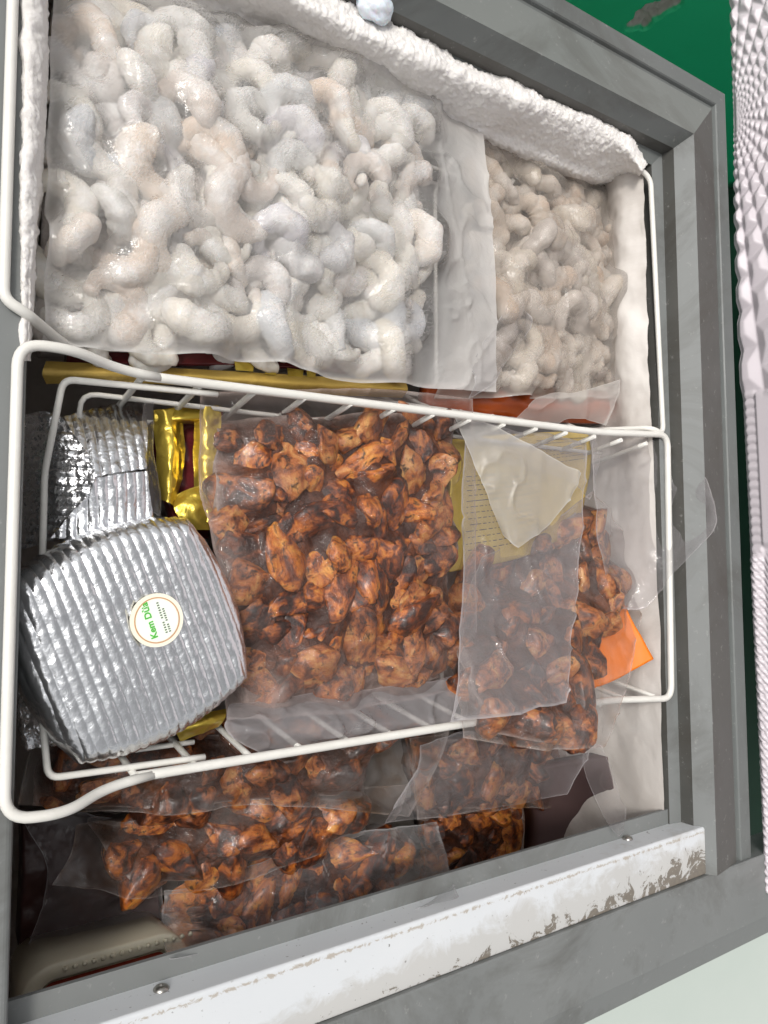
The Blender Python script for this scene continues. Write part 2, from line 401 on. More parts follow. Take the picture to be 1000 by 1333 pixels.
# the broad flat: lighter grey on the back side, shade painted in as darker grey along the right
def band_piece(name, i0, i1, mat, side):
    pr = prof[i0:i1+1]; n = len(pr)
    if side == 'r': V = [(RX+d, -.2615, z) for d, z in pr]+[(RX+d, TY+d, z) for d, z in pr]
    else: V = [(RX+d, TY+d, z) for d, z in pr]+[(-.35, TY+d, z) for d, z in pr]
    return raw(name, V, [(i, n+i, n+i+1, i+1) for i in range(n-1)], mat, frz)
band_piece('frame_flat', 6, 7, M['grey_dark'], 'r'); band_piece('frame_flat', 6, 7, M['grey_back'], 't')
band_piece('frame_slope', 7, 8, M['grey'], 'r'); band_piece('frame_slope', 7, 8, M['grey_mid'], 't')  # back slope gets a darker grey, its shade set in the colour
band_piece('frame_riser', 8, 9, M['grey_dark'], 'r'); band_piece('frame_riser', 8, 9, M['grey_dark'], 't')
band_piece('sliding_ledge', 9, 10, M['grey'], 'r'); band_piece('sliding_ledge', 9, 10, M['grey_mid'], 't')
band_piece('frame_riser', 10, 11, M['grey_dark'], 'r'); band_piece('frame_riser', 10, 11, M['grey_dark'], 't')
box('frame_side', .652, .6665, -.335, .446, -.85, -.004, M['white'], frz)
bevel(prism('left_frame', [(-.06, -.05), (-.06, -.001), (-.055, 0), (IN_L-.002, 0), (IN_L, -.002), (IN_L, -.05)], 'y', -.40, .36, M['grey'], frz), .0015)
# front: ledge, white rail, grey flat, bevelled strip
prism('front_ledge', [(IN_F, -.0255), (IN_F, -.0225), (-.2245, -.0225), (-.2245, -.0255)], 'x', IN_L+.0005, .6005, M['grey'], frz)
rail = bevel(prism('front_rail', [(-.2227, -.0262), (-.2227, -.0012), (-.2239, 0), (-.2612, 0), (-.2612, -.026)], 'x', IN_L+.0005, .6135, M['rail'], frz), .0008)
prism('front_flat', [(-.2615, -.03), (-.2615, .0025), (-.2625, .0035), (-.3150, .0035), (-.3360, -.004), (-.338, -.02), (-.338, -.03)], 'x', -.06, .80, M['grey'], frz)
for px, py in ((817, 1092), (210, 1288)):
    c = P(px, py, -.010); y0 = -.2227; t = y0/c[1]; x0 = c[0]*t; z0 = CAMH+(c[2]-CAMH)*t
    V = []; n = 16; rings = [(.0042, 0.0), (.0042, .0006), (.0034, .0016), (.002, .0022), (.0013, .0023), (.0012, .0012)]
    for (r, h) in rings:
        for j in range(n): a = 2*math.pi*j/n; V.append((x0+r*math.cos(a), y0+h, z0+r*math.sin(a)))
    Fc = [(i*n+j, (i+1)*n+j, (i+1)*n+(j+1) % n, i*n+(j+1) % n) for i in range(len(rings)-1) for j in range(n)]+[tuple((len(rings)-1)*n+j for j in range(n-1, -1, -1))]
    o = raw('screw', V, Fc, M['screw'], rail, True)
# inside walls
def liner_right():
    ys = np.linspace(-.318, .37, 190); zs = -.023-.477*np.linspace(0, 1, 130)**1.5
    Y, Zz = np.meshgrid(ys, zs); X = np.full_like(Y, .5785); G = np.stack([X, Y, Zz], -1)
    up = sstep(.02, .2, Y)
    roll = np.exp(-((Zz+.045)/.020)**2)
    G[..., 0] -= (.002+.010*up)*roll+(.0015+.003*up)*(1+fbm(G*55, 4, 5))*1.0+.003*fbm(G*14, 8, 3)
    grid('liner_wall', G, M['liner'], frz)
liner_right()
box('liner_wall', -.06, .5785, .372, .40, -.5, -.052, M['liner'], frz)
box('liner_wall', -.06, .60, -.330, -.318, -.5, -.031, M['liner'], frz)
box('liner_wall', .02, .06, -.318, .372, -.5, -.052, M['liner'], frz)
box('liner_floor', .02, .60, -.33, .40, -.52, -.5, M['liner'], frz)
box('outer_body', -.06, .6665, -.3365, -.3305, -.85, -.031, M['white'], frz)
# frost
def frost_top():
    o_, c_, f_, b_ = -.021, -.012, -.042, -.072
    rows = [[(-60, -275, o_-.006), (200, -135, o_-.006), (400, -28, o_-.006), (500, 25, o_-.006), (600, 72, o_-.006), (700, 112, o_-.006), (780, 138, o_-.006), (826, 168, o_-.006), (843, 214, o_-.006)],
            [(-60, -272, o_), (200, -132, o_), (400, -25, o_), (497, 22, o_), (600, 74, o_), (700, 114, o_), (780, 140, o_), (824, 170, o_), (841, 214, o_)],
            [(-60, -235, c_), (200, -100, c_), (390, 5, c_), (490, 52, c_), (595, 98, c_), (697, 138, c_), (770, 162, c_), (812, 190, c_), (836, 224, c_)],
            [(-60, -150, f_), (200, -40, f_), (380, 45, f_), (470, 90, f_), (590, 145, f_), (695, 185, f_), (760, 212, f_), (800, 226, f_), (830, 232, f_)],
            [(-60, -60, b_), (200, 22, b_), (360, 75, b_), (450, 112, b_), (580, 172, b_), (690, 214, b_), (755, 238, b_), (790, 243, b_), (820, 240, b_)],
            [(-60, -20, -.2), (200, 60, -.2), (360, 110, -.2), (450, 145, -.2), (580, 200, -.2), (690, 238, -.2), (755, 258, -.2), (790, 262, -.2), (815, 260, -.2)]]
    G = loft(rows, 720, 200); n = normals(G)
    k = np.linspace(0, 1, G.shape[0])[:, None]
    edge = np.exp(-((k-.22)/.12)**2)
    rib = fbm(G*np.array([1, .3, .3])*150, 21, 3)
    G = G+n*((.0016+.002*edge)*fbm(G*130, 2, 5, .6)+.004*fbm(G*22, 5, 3)+.0012*rib+.0009*fbm(G*430, 41, 3))[..., None]
    G[..., 1] += (edge*.006*(fbm(G*np.array([1, .2, .2])*120, 31, 5, .72)))
    grid('frost_crust', G, M['frost'], frz)
frost_top()
def frost_left():
    z = -.004
    rows = [[(20, -60, -.004), (24, 100, -.004), (22, 250, -.004), (24, 350, -.004), (26, 470, -.004)],
            [(28, -60, .003), (32, 100, .003), (29, 250, .003), (29, 350, .002), (29, 470, .001)],
            [(52, -60, .002), (48, 100, .002), (44, 250, .002), (38, 350, .001), (34, 470, 0)],
            [(64, -60, -.008), (59, 100, -.008), (52, 250, -.008), (44, 350, -.006), (38, 470, -.006)],
            [(66, -60, -.05), (61, 100, -.05), (54, 250, -.05), (46, 350, -.05), (40, 470, -.05)]]
    G = loft(rows, 260, 40); n = normals(G)
    G = G+n*(.0022*fbm(G*140, 12, 5, .6)+.0012*fbm(G*40, 15, 3))[..., None]
    grid('frost_crust', G, M['frost'], frz)
frost_left()
def blur(a, n=2):
    for _ in range(n):
        b = np.pad(a, 1, mode='edge'); a = (b[:-2, 1:-1]+b[2:, 1:-1]+b[1:-1, :-2]+b[1:-1, 2:]+2*a)/6
    return a
# open lid beside the right rim: embossed inner face, rows of pyramids fanning out, smooth framed field, rope-like rim
def lid():
    X0 = .688
    ys = np.linspace(-.295, .60, 820); zs = np.concatenate([np.linspace(-.004, .11, 150), np.linspace(.114, .42, 60)])
    Y, Z = np.meshgrid(ys, zs)
    c = P(957, 150, .0)[1]
    XB = X0-.007*np.exp(-((Y-.27)/.22)**2)+.006*sstep(.0, -.3, Y)*0+.004*(1-sstep(-.3, 0, Y))
    dy, dz = Y-c, Z+.004
    r = np.sqrt((dy*.55)**2+dz**2)+1e-5; th = np.arctan2(dz, dy*.55)
    tri = lambda t: 1-np.abs(2*(t-np.floor(t))-1)
    lr = np.log(r+.008)*6.0; ta = th*4.6+.25
    pyr = np.minimum(tri(ta), tri(lr+.5*np.floor(ta)))*1.5
    h1 = blur(np.clip(pyr, 0, 1), 2)*(.002+.055*np.minimum(r, .06))
    z1 = sstep(.150, .162, Y)
    field = (1-sstep(.006, .010, np.abs(Z-.010)))*0
    smooth = .004*(sstep(.009, .013, Z))*(1-sstep(.155, .16, Y))*sstep(.012, .02, Y)
    bead = .0028*np.sqrt(np.clip(tri(Y/.0085), 0, 1))*(1-sstep(.005, .009, np.abs(Z-.0035)))*(1-sstep(.155, .165, Y))
    low = 1-sstep(.0, .014, Y)
    rope = low*(.0016*np.abs(np.sin((Y*.9+Z*1.3)*math.pi/.0062))+.003*np.exp(-((Z-.018-.05*(Y+.02))/.006)**2)+.004*np.exp(-((Z-.004)/.004)**2))
    G = np.stack([XB-h1*z1-smooth-bead-rope+.02*sstep(-.004, .12, Z)*0+.35*Z*0, Y, Z], -1)
    G[..., 0] += .004*(1-sstep(-.004, .002, Z))
    ld = grid('lid', G, M['lid'], frz)
    bevel(box('lid_shell', .694, .74, -.297, .602, -.005, .43, M['white'], frz), .003)
lid()
def lump(name, c, r, seed, mat, parent=None, sub=4, amp=.25, sc=(1, 1, 1)):
    import bmesh
    bm = bmesh.new(); bmesh.ops.create_icosphere(bm, subdivisions=sub, radius=1); me = bpy.data.meshes.new(name); bm.to_mesh(me); bm.free()
    v = np.empty(len(me.vertices)*3); me.vertices.foreach_get('co', v); v = v.reshape(-1, 3)
    v = v*(1+amp*fbm(v*1.6+seed, seed, 4))[:, None]*np.array(sc)*r
    me.vertices.foreach_set('co', v.astype(np.float32).ravel()); me.update()
    o = link(name, me, mat, parent); o.location = c; return o
c_ = P(938, 1122, 0)
lump('corner_dirt', (c_[0]+.004, -.2545, -.0005), .011, 9, simple('dark reddish grime', (.03, .008, .006), (.07, .035, .025), 120, .7), frz, 4, .5, (1.3, .8, .22))
tag(lump('ice_chunk', P(489, 8, -.008), .011, 5, M['ice'], None, 4, .4, (1.2, 1, .7)), 'small bluish ice chunk on the back frost ridge at the top edge', 'ice')

# ------------------------------------------------------------ baskets
def basket(label, ry0, ry1, zr, left, right):
    t = thing('wire_basket', label, 'basket', (.33, (ry0+ry1)/2, -.115), 'white wire baskets hung across the freezer')
    return t
RZ = -.020; r1, r2, r3 = .0027, .0019, .0016
b1 = thing('wire_basket', 'white wire basket in front holding the foil boxes and the meat bags', 'basket', (.33, -.005, -.115), 'white wire baskets hung across the freezer')
yt, yb = .1040, -.1125
p = lambda x, y, z: np.array([x, y, z])
# hanging loops with the long rails: left loop rises on to the rim, right loop rests on the sliding ledge
tube('rim_wire', rounded([p(.135, yt, RZ), p(.110, yt+.001, RZ+.004), p(.082, yt+.003, .0028), p(.0585, yt+.002, .0032), p(.0585, yb-.004, .0032), p(.085, yb-.006, .0028), p(.108, yb-.002, RZ+.005), p(.135, yb, RZ)], .012, 8), r1, M['wire'], b1, 12)
tube('rim_wire', rounded([p(.126, yt, RZ), p(.50, yt+.004, RZ), p(.5885, yt+.010, -.0182), p(.5835, yb-.004, -.0182), p(.51, yb+.002, RZ), p(.126, yb, RZ)], .012, 8), r1*1.04, M['wire'], b1, 12)
# inner end wire at the left, below the loop
tube('end_wire', rounded([p(.17, yt-.004, RZ-.004), p(.085, yt-.006, RZ-.006), p(.080, .05, RZ-.022), p(.080, -.06, RZ-.022), p(.083, yb+.004, RZ-.008), p(.165, yb+.004, RZ-.004)], .006, 6), r2, M['wire'], b1, 8)
for zz, ins in ((-.055, .006), (-.092, .012)):
    tube('side_wire', rounded([p(.55-ins, yt-ins, zz), p(.10, yt-ins, zz), p(.10, yb+ins, zz), p(.17, yb+ins, zz)], .01, 5), r3, M['wire'], b1, 8)
for i in range(14):
    x = .125+.0335*i
    tube('upright_wire', rounded([p(x, yt, RZ+.001), p(x, yt-.014, -.096), p(x, yb+.014, -.096), p(x, yb, RZ+.001)], .008, 5), r2, M['wire'], b1, 8)
b2 = thing('wire_basket', 'white wire basket at the back holding the two shrimp bags', 'basket', (.33, .22, -.115), 'white wire baskets hung across the freezer')
y2b, y2t = .124, .335
tube('rim_wire', rounded([p(.12, y2b-.004, -.066), p(.085, y2b-.006, -.03), p(.062, y2b-.003, .0030), p(.0515, y2b+.002, .0038), p(.0515, y2t+.002, .0038), p(.085, y2t+.003, -.03), p(.12, y2t, -.075)], .012, 8), r1, M['wire'], b2, 12)
tube('rim_wire', rounded([p(.12, y2b-.004, -.066), p(.54, y2b-.004, -.066), p(.566, y2b-.006, -.0182), p(.5825, y2b-.010, -.0182), p(.5745, y2t+.012, -.0182), p(.552, y2t+.020, -.024), p(.52, y2t+.035, -.06), p(.12, y2t+.03, -.085)], .010, 8), r1*.85, M['wire'], b2, 12)
for zz, ins in ((-.082, .010), (-.096, .014)):
    tube('side_wire', rounded([p(.54, y2t-ins, zz), p(.10, y2t-ins, zz), p(.10, y2b+ins, zz), p(.54, y2b+ins, zz), p(.54, y2t-ins, zz)], .01, 5), r3, M['wire'], b2, 8)
for i in range(13):
    x = .125+.0335*i
    tube('upright_wire', rounded([p(x, y2t, -.074), p(x, y2t-.016, -.1), p(x, y2b+.012, -.1), p(x, y2b-.004, -.0655)], .008, 5), r2, M['wire'], b2, 8)

# ------------------------------------------------------------ frozen pieces
def shrimp_mesh(seed, R=.0132, rad=.0088, arc=285, k=44, n=22):
    rg = np.random.default_rng(seed); arc = math.radians(arc+rg.uniform(-70, 25)); V = []; Fc = []
    ts = np.linspace(0, 1, k); th = ts*arc
    rr = R*(1+.25*(ts-.4)*rg.uniform(-1, 1))
    C = np.stack([rr*np.cos(th), rr*np.sin(th), .007*(ts-.5)*rg.uniform(-1, 1)], -1)
    T = np.gradient(C, axis=0); T /= np.linalg.norm(T, axis=1, keepdims=True)
    prof_ = np.interp(ts, [0, .03, .08, .2, .45, .7, .86, .93, .98, 1], [.12, .62, .88, 1, .93, .70, .50, .42, .46, .2])*rad
    prof_ = prof_*(1+.05*np.cos(ts*math.pi*2*6))
    for i in range(k):
        a = np.cross(T[i], [0, 0, 1]); a /= np.linalg.norm(a); b = np.array([0, 0, 1.]) 
        for j in range(n):
            w = 2*math.pi*j/n; V.append(C[i]+prof_[i]*(math.cos(w)*a+.95*math.sin(w)*b))
    V = np.array(V); c = V.mean(0); V -= c
    d = V-np.repeat(C-c, n, 0); d /= np.linalg.norm(d, axis=1, keepdims=True)+1e-9
    V = V+d*(.0017*fbm(V*140+seed*3, seed, 3, .55)+.0024*fbm(V*60+seed, seed+5, 2))[:, None]
    Fc = [(i*n+j, (i+1)*n+j, (i+1)*n+(j+1) % n, i*n+(j+1) % n) for i in range(k-1) for j in range(n)]
    Fc += [tuple(range(n)), tuple((k-1)*n+j for j in range(n-1, -1, -1))]
    me = bpy.data.meshes.new('shrimp'); me.from_pydata([tuple(map(float, v)) for v in V], [], Fc)
    me.polygons.foreach_set('use_smooth', np.ones(len(me.polygons), bool)); me.update(); return me
def chunk_mesh(seed, mat):
    import bmesh
    rg = np.random.default_rng(seed)
    bm = bmesh.new(); bmesh.ops.create_icosphere(bm, subdivisions=4, radius=1); me = bpy.data.meshes.new('meat_chunk'); bm.to_mesh(me); bm.free()
    v = np.empty(len(me.vertices)*3); me.vertices.foreach_get('co', v); v = v.reshape(-1, 3)
    # cut faces: a handful of planes flatten the ball, as a knife does
    v = v*(1+.30*fbm(v*1.3+seed*7, seed+2, 2))[:, None]*rg.uniform(.85, 1.2, 3)
    for _ in range(6):
        nrm = rg.normal(size=3); nrm /= np.linalg.norm(nrm); dlim = rg.uniform(.45, .8)
        e = v @ nrm-dlim; v = v-np.where(e > 0, e*.8, 0)[:, None]*nrm
    v = v*(1+.13*fbm(v*2+seed, seed, 3)+.05*fbm(v*6+seed, seed+9, 4, .6))[:, None]
    v = v*np.array([1.15, .95, .8])
    me.vertices.foreach_set('co', v.astype(np.float32).ravel()); me.materials.append(mat)
    me.polygons.foreach_set('use_smooth', np.ones(len(me.polygons), bool)); me.update(); return me
def inst(name, me, loc, rot, sc, parent):
    o = bpy.data.objects.new(name, me); COL.objects.link(o); o.parent = parent
    o.matrix_parent_inverse = parent.matrix_basis.inverted()
    o.location = [float(a) for a in loc]; o.rotation_euler = rot; o.scale = sc if hasattr(sc, '__len__') else (sc,)*3
    return o
def poisson(G, spacing, margin=.05, tries=6000, seed=1):
    """points spread over a loft grid; returns (row, column) indices"""
    rg = np.random.default_rng(seed); nv, nu = G.shape[:2]; pts = []; idx = []
    for _ in range(tries):
        a = int(rg.uniform(margin, 1-margin)*(nv-1)); b = int(rg.uniform(margin, 1-margin)*(nu-1)); q = G[a, b]
        if all((q[0]-w[0])**2+(q[1]-w[1])**2 > spacing*spacing for w in pts): pts.append(q); idx.append((a, b))
    return idx
CELL = .0012
_vc = {}
def mesh_points(me):
    if me.name not in _vc:
        v = np.empty(len(me.vertices)*3); me.vertices.foreach_get('co', v); _vc[me.name] = v.reshape(-1, 3)
    return _vc[me.name]
def drape(G, objs, off=.0006, nb=4, nbl=6):
    """lift a film grid so that it lies over the things below it; also returns how far it stands off them"""
    pts = []
    for o in objs:
        mw = np.array(Matrix.LocRotScale(o.location, o.rotation_euler, o.scale)); v = mesh_points(o.data); pts.append(v @ mw[:3, :3].T+mw[:3, 3])
    pts = np.concatenate(pts); lo = np.minimum(G.reshape(-1, 3)[:, :2].min(0), pts[:, :2].min(0))-.006
    hi = np.maximum(G.reshape(-1, 3)[:, :2].max(0), pts[:, :2].max(0))+.006; nx, ny = ((hi-lo)/CELL).astype(int)+1
    H = np.full((ny, nx), -1.0); ij = ((pts[:, :2]-lo)/CELL).astype(int); np.maximum.at(H, (ij[:, 1], ij[:, 0]), pts[:, 2])
    def dil(a):
        b = np.pad(a, 1, mode='edge'); return np.max([b[y:y+a.shape[0], x:x+a.shape[1]] for y in range(3) for x in range(3)], 0)
    H = np.where(H < -.9, dil(H), H)
    gi = (G[..., :2]-lo)/CELL; gx, gy = gi[..., 0].astype(int), gi[..., 1].astype(int)
    E = dil(dil(dil(H))); E = np.where(E < -.9, G[..., 2].min()-.02, E); E = blur(E, 10)
    fx, fy = gi[..., 0]-gx, gi[..., 1]-gy
    raw_ = (E[gy, gx]*(1-fx)+E[gy, gx+1]*fx)*(1-fy)+(E[gy+1, gx]*(1-fx)+E[gy+1, gx+1]*fx)*fy
    z = np.maximum(G[..., 2], raw_)
    # taut film: spans the hollows, sagging a little into them
    t = z.copy()
    for _ in range(nb):
        t = np.maximum(blur(t, nbl), raw_)
    t = blur(t, 5)+off
    stand = t-np.maximum(H[gy, gx], G[..., 2]-.02)
    G = G.copy(); G[..., 2] = t; return G, np.clip(stand, 0, .02)
def wrinkle(G, amp, freq, seed, o=3, ridge=0):
    nz = fbm(G*freq, seed, o)
    if ridge: nz = nz*(1-ridge)+ridge*(1-2*np.abs(fbm(G*freq*.7, seed+3, o)))
    G = G.copy(); G[..., 2] += amp*nz; return G
def crease(G, lines, amp=.0022, w=.0011):
    G = G.copy()
    for L in lines:
        q = catmull(np.array([P(a, b, -.04)[:2] for a, b in L]), 26); d = np.full(G.shape[:2], 9.0)
        for k in range(len(q)-1):
            u = q[k+1]-q[k]; t = np.clip(((G[..., :2]-q[k]) @ u)/(u @ u), 0, 1); d = np.minimum(d, np.linalg.norm(G[..., :2]-q[k]-t[..., None]*u, axis=-1))
        G[..., 2] += amp*np.exp(-np.abs(d)/w)*(.6+.5*vnoise(G*180, 5))
    return G
def edge_milk(G, w=.06, e=.25):
    nv, nu = G.shape[:2]; a = np.minimum(np.linspace(0, 1, nv), np.linspace(1, 0, nv))[:, None]; b = np.minimum(np.linspace(0, 1, nu), np.linspace(1, 0, nu))[None]
    d = np.minimum(a*np.ones_like(b), b*np.ones_like(a)); return e*np.exp(-d/w)+.30*np.exp(-(d/.009)**2)

SH = [shrimp_mesh(s) for s in range(8)]
for mshr in SH: mshr.materials.append(M['shrimp'])
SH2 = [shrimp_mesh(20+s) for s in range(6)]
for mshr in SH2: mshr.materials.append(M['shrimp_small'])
def shrimp_bag(label, rows, film_rows, meshes, fill, film, spacing, sc, seed, layers, thick, extra=None, haze=.27, creases=()):
    G = loft(rows, 90, 80); t = thing('shrimp_bag', label, 'shrimp bag', G.reshape(-1, 3).mean(0)-[0, 0, thick])
    Gf = wrinkle(G, .004, 60, seed); Gf[..., 2] -= .015*sc
    grid('packed_filling', Gf, fill, t, None, thick, .06)
    rg = np.random.default_rng(seed); tops = []; kids = []
    for L, (dz, sp, tilt) in enumerate(layers):
        for (a, b) in poisson(G, sp, .035, 5000, seed*10+L):
            q = G[a, b]; s = sc*rg.uniform(.82, 1.18)
            rot = (rg.normal()*tilt, rg.normal()*tilt, rg.uniform(0, 6.28)) if rg.random() > .14 else (rg.uniform(.8, 1.6), rg.normal()*.4, rg.uniform(0, 6.28))
            z = q[2]+dz*sc+rg.uniform(-.003, .003)
            kids.append(inst('shrimp', meshes[int(rg.integers(len(meshes)))], (q[0], q[1], z), rot, s, t))
    Fm = loft(film_rows, 260, 230)
    Fm, st = drape(Fm, kids, .0040, 8, 10)
    Fm[..., 2] += .0012*np.abs(fbm(Fm*45, seed+2, 3))+.0022*(1-np.abs(fbm(Fm*18, seed+40, 3)))**18
    mk = edge_milk(Fm, .04, .16)+.17*fbm(Fm*22, seed+6, 4)+haze*np.clip(st/.010, 0, 1)
    Fm = crease(Fm, creases)
    # crumbs of frost where the film stands off the shrimps
    if extra is not None: mk = mk+extra(Fm)
    grid('bag_film', Fm, film, t, np.clip(mk, -.05, .7))
    return t
big = shrimp_bag('large clear bag of frosted white curled shrimps, beside the frosted left rim',
    [[(78, 8, -.055), (220, 20, -.055), (330, 55, -.055), (440, 72, -.055), (550, 108, -.06)],
     [(66, 150, -.036), (200, 150, -.03), (320, 160, -.03), (440, 180, -.032), (560, 210, -.04)],
     [(60, 320, -.034), (180, 320, -.028), (310, 325, -.028), (440, 335, -.03), (560, 345, -.038)],
     [(60, 445, -.045), (170, 450, -.04), (300, 455, -.04), (430, 470, -.042), (548, 485, -.046)]],
    [[(66, -12, -.06), (220, 5, -.06), (360, 48, -.058), (480, 72, -.06), (622, 150, -.06)],
     [(55, 150, -.045), (200, 150, -.03), (340, 165, -.03), (480, 185, -.034), (628, 220, -.045)],
     [(50, 320, -.045), (180, 320, -.028), (330, 325, -.028), (480, 340, -.032), (640, 370, -.04)],
     [(45, 462, -.055), (170, 470, -.046), (310, 476, -.046), (450, 500, -.046), (640, 512, -.05)]],
    SH, M['shrimp_fill'], M['film_shrimp'], .025, 1.0, 3, [(-.011, .0215, .5), (.0, .0222, .3)], .05,
    lambda g: .26*sstep(.335, .352, g[..., 0]), creases=([(165, 110), (172, 160), (185, 205), (200, 245)], [(305, 130), (318, 180), (352, 240)], [(350, 90), (362, 75), (400, 62), (470, 70)], [(560, 60), (570, 130), (572, 220), (590, 330), (612, 430)], [(120, 300), (150, 340), (185, 370)], [(600, 520), (622, 470), (640, 440)], [(270, 445), (330, 470), (400, 500)], [(440, 120), (455, 180), (480, 240)]))
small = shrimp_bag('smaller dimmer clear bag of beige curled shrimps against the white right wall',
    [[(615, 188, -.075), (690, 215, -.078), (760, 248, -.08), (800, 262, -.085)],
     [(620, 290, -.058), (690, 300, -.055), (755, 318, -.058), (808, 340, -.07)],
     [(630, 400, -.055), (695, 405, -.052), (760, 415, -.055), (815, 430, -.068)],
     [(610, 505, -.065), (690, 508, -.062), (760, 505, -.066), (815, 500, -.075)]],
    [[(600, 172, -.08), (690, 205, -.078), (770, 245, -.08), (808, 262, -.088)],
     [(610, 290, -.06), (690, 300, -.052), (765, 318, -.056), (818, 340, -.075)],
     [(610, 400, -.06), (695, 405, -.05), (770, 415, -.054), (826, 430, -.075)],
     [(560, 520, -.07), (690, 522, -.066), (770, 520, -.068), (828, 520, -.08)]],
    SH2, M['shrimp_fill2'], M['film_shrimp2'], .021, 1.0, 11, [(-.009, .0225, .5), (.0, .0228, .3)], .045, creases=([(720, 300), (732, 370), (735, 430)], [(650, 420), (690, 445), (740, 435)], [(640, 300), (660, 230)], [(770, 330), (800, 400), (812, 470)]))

CH = [chunk_mesh(40+s, M['chunk']) for s in range(9)]
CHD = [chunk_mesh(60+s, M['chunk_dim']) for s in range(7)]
def meat_bag(label, rows, meshes, spacing, rad, seed, thick, film_rows=None, film='film_meat', up=.003, fr=(170, 150), milk=None, wr=.0015, group=None, margin=.05, level=-.05, sink=.0060, taut=(4, 6), frost=None, edge_dark=False, flat=.85):
    G = loft(rows, 150, 140); t = thing('meat_bag', label, 'meat bag', G.reshape(-1, 3).mean(0)-[0, 0, thick], group)
    rg = np.random.default_rng(seed)
    Gf = wrinkle(G, .0045, 75, seed, 4); Gf[..., 2] += level*rad
    a = edge_milk(G, .03, 1.0); Gf[..., 2] -= .012*np.clip(a, 0, 1)
    kids = []
    for (i, j) in poisson(G, spacing, margin, 6000, seed):
        q = G[i, j]; s = rad*rg.uniform(.72, 1.28); z = q[2]+up-.40*s+rg.uniform(-.004, .003)
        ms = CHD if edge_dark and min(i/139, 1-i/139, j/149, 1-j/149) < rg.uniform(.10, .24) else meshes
        kids.append(inst('meat_chunk', ms[int(rg.integers(len(ms)))], (q[0], q[1], z), (rg.normal()*.4, rg.normal()*.4, rg.uniform(0, 6.28)), (s*rg.uniform(.95, 1.25), s*rg.uniform(.8, 1.1), s*flat), t))
    base = G.copy(); base[..., 2] -= .004+.012*np.clip(a, 0, 1)
    Gs, _ = drape(base, kids, 0, 1); Gf[..., 2] = np.maximum(Gf[..., 2], blur(Gs[..., 2], 22)-sink)+.0028*fbm(G*120, seed+9, 4, .6)
    fz = edge_milk(G, .02, .5) if frost is None else frost(G)
    grid('frozen_sauce', Gf, M['sauce'], t, np.clip(fz+.35*fbm(G*70, seed+4, 4)*(fz > .05), 0, 1), thick, .08)
    if film_rows:
        Fm, st = drape(loft(film_rows, *fr), kids, .0026, *taut)
        Fm[..., 2] += wr*np.abs(fbm(Fm*50, seed+2, 3))+.0022*(1-np.abs(fbm(Fm*22, seed+40, 3)))**16
        mk = edge_milk(Fm, .04, .10)+.05*np.clip((st-.003)/.012, 0, 1)
        if milk is not None: mk = mk+milk(Fm)
        grid('bag_film', Fm, M[film], t, np.clip(mk, -.06, .8))
    return t
def film(name, rows, mat, parent, nu=90, nv=80, amp=.0015, freq=45, seed=1, em=.12, ew=.03, ridge=.5, base=0):
    G = loft(rows, nu, nv); G = wrinkle(G, amp, freq, seed, 3, ridge)
    G[..., 2] += .0030*(1-np.abs(fbm(G*20, seed+40, 3)))**14
    G[..., 0] += .0035*fbm(G*24, seed+50, 4); G[..., 1] += .0035*fbm(G*24, seed+60, 4)
    return grid(name, G, M[mat], parent, np.clip(edge_milk(G, ew, em)+base, 0, 1))

# --- lower level, below the front basket
LOW = 'meat bags lying under the front basket'
bagC = meat_bag('meat bag with an orange square chunk, leaning on the front wall above the white rail',
    [[(235, 1165, -.15), (330, 1130, -.145), (430, 1105, -.14), (535, 1085, -.14)],
     [(242, 1190, -.138), (335, 1165, -.132), (435, 1148, -.128), (540, 1125, -.13)],
     [(252, 1212, -.14), (340, 1204, -.136), (440, 1188, -.132), (528, 1160, -.135)]], CH, .021, .0185, 51, .03,
    [[(205, 1150, -.16), (330, 1118, -.14), (440, 1085, -.135), (565, 1068, -.13)],
     [(208, 1190, -.145), (335, 1165, -.125), (435, 1146, -.12), (578, 1112, -.10)],
     [(212, 1226, -.10), (345, 1212, -.11), (445, 1192, -.10), (588, 1145, -.03)],
     [(222, 1250, -.012), (360, 1220, -.05), (450, 1200, -.045), (597, 1168, .004)]], 'film', .004, milk=lambda g: .05+0*g[..., 0], group=LOW)
bagB = meat_bag('dark meat bag with a loose film tail at its left end, under the basket',
    [[(120, 1078, -.135), (250, 1052, -.125), (370, 1040, -.118), (485, 1036, -.115)],
     [(140, 1112, -.122), (255, 1098, -.112), (375, 1078, -.106), (490, 1054, -.108)],
     [(170, 1146, -.125), (262, 1142, -.116), (378, 1112, -.11), (488, 1072, -.112)]], CH, .019, .0175, 52, .03,
    [[(98, 1072, -.14), (250, 1046, -.12), (370, 1030, -.112), (530, 1020, -.105)],
     [(90, 1110, -.13), (255, 1096, -.108), (375, 1076, -.10), (520, 1050, -.10)],
     [(66, 1150, -.125), (240, 1160, -.112), (385, 1120, -.105), (512, 1066, -.10)]], 'film_stain', .003, group=LOW)
bagA = meat_bag('meat bag with a sauce stained film end, directly under the basket rail',
    [[(60, 965, -.13), (200, 960, -.122), (350, 950, -.115), (520, 940, -.11)],
     [(50, 1005, -.112), (200, 1000, -.106), (350, 990, -.10), (500, 978, -.098)],
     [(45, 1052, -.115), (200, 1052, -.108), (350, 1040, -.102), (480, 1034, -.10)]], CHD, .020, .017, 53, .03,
    [[(40, 955, -.14), (200, 950, -.12), (350, 940, -.11), (585, 935, -.105)],
     [(30, 1005, -.12), (200, 1000, -.102), (350, 990, -.096), (572, 985, -.095)],
     [(22, 1045, -.115), (200, 1056, -.104), (350, 1046, -.098), (530, 1062, -.09)]], 'film_stain', .002, group=LOW)
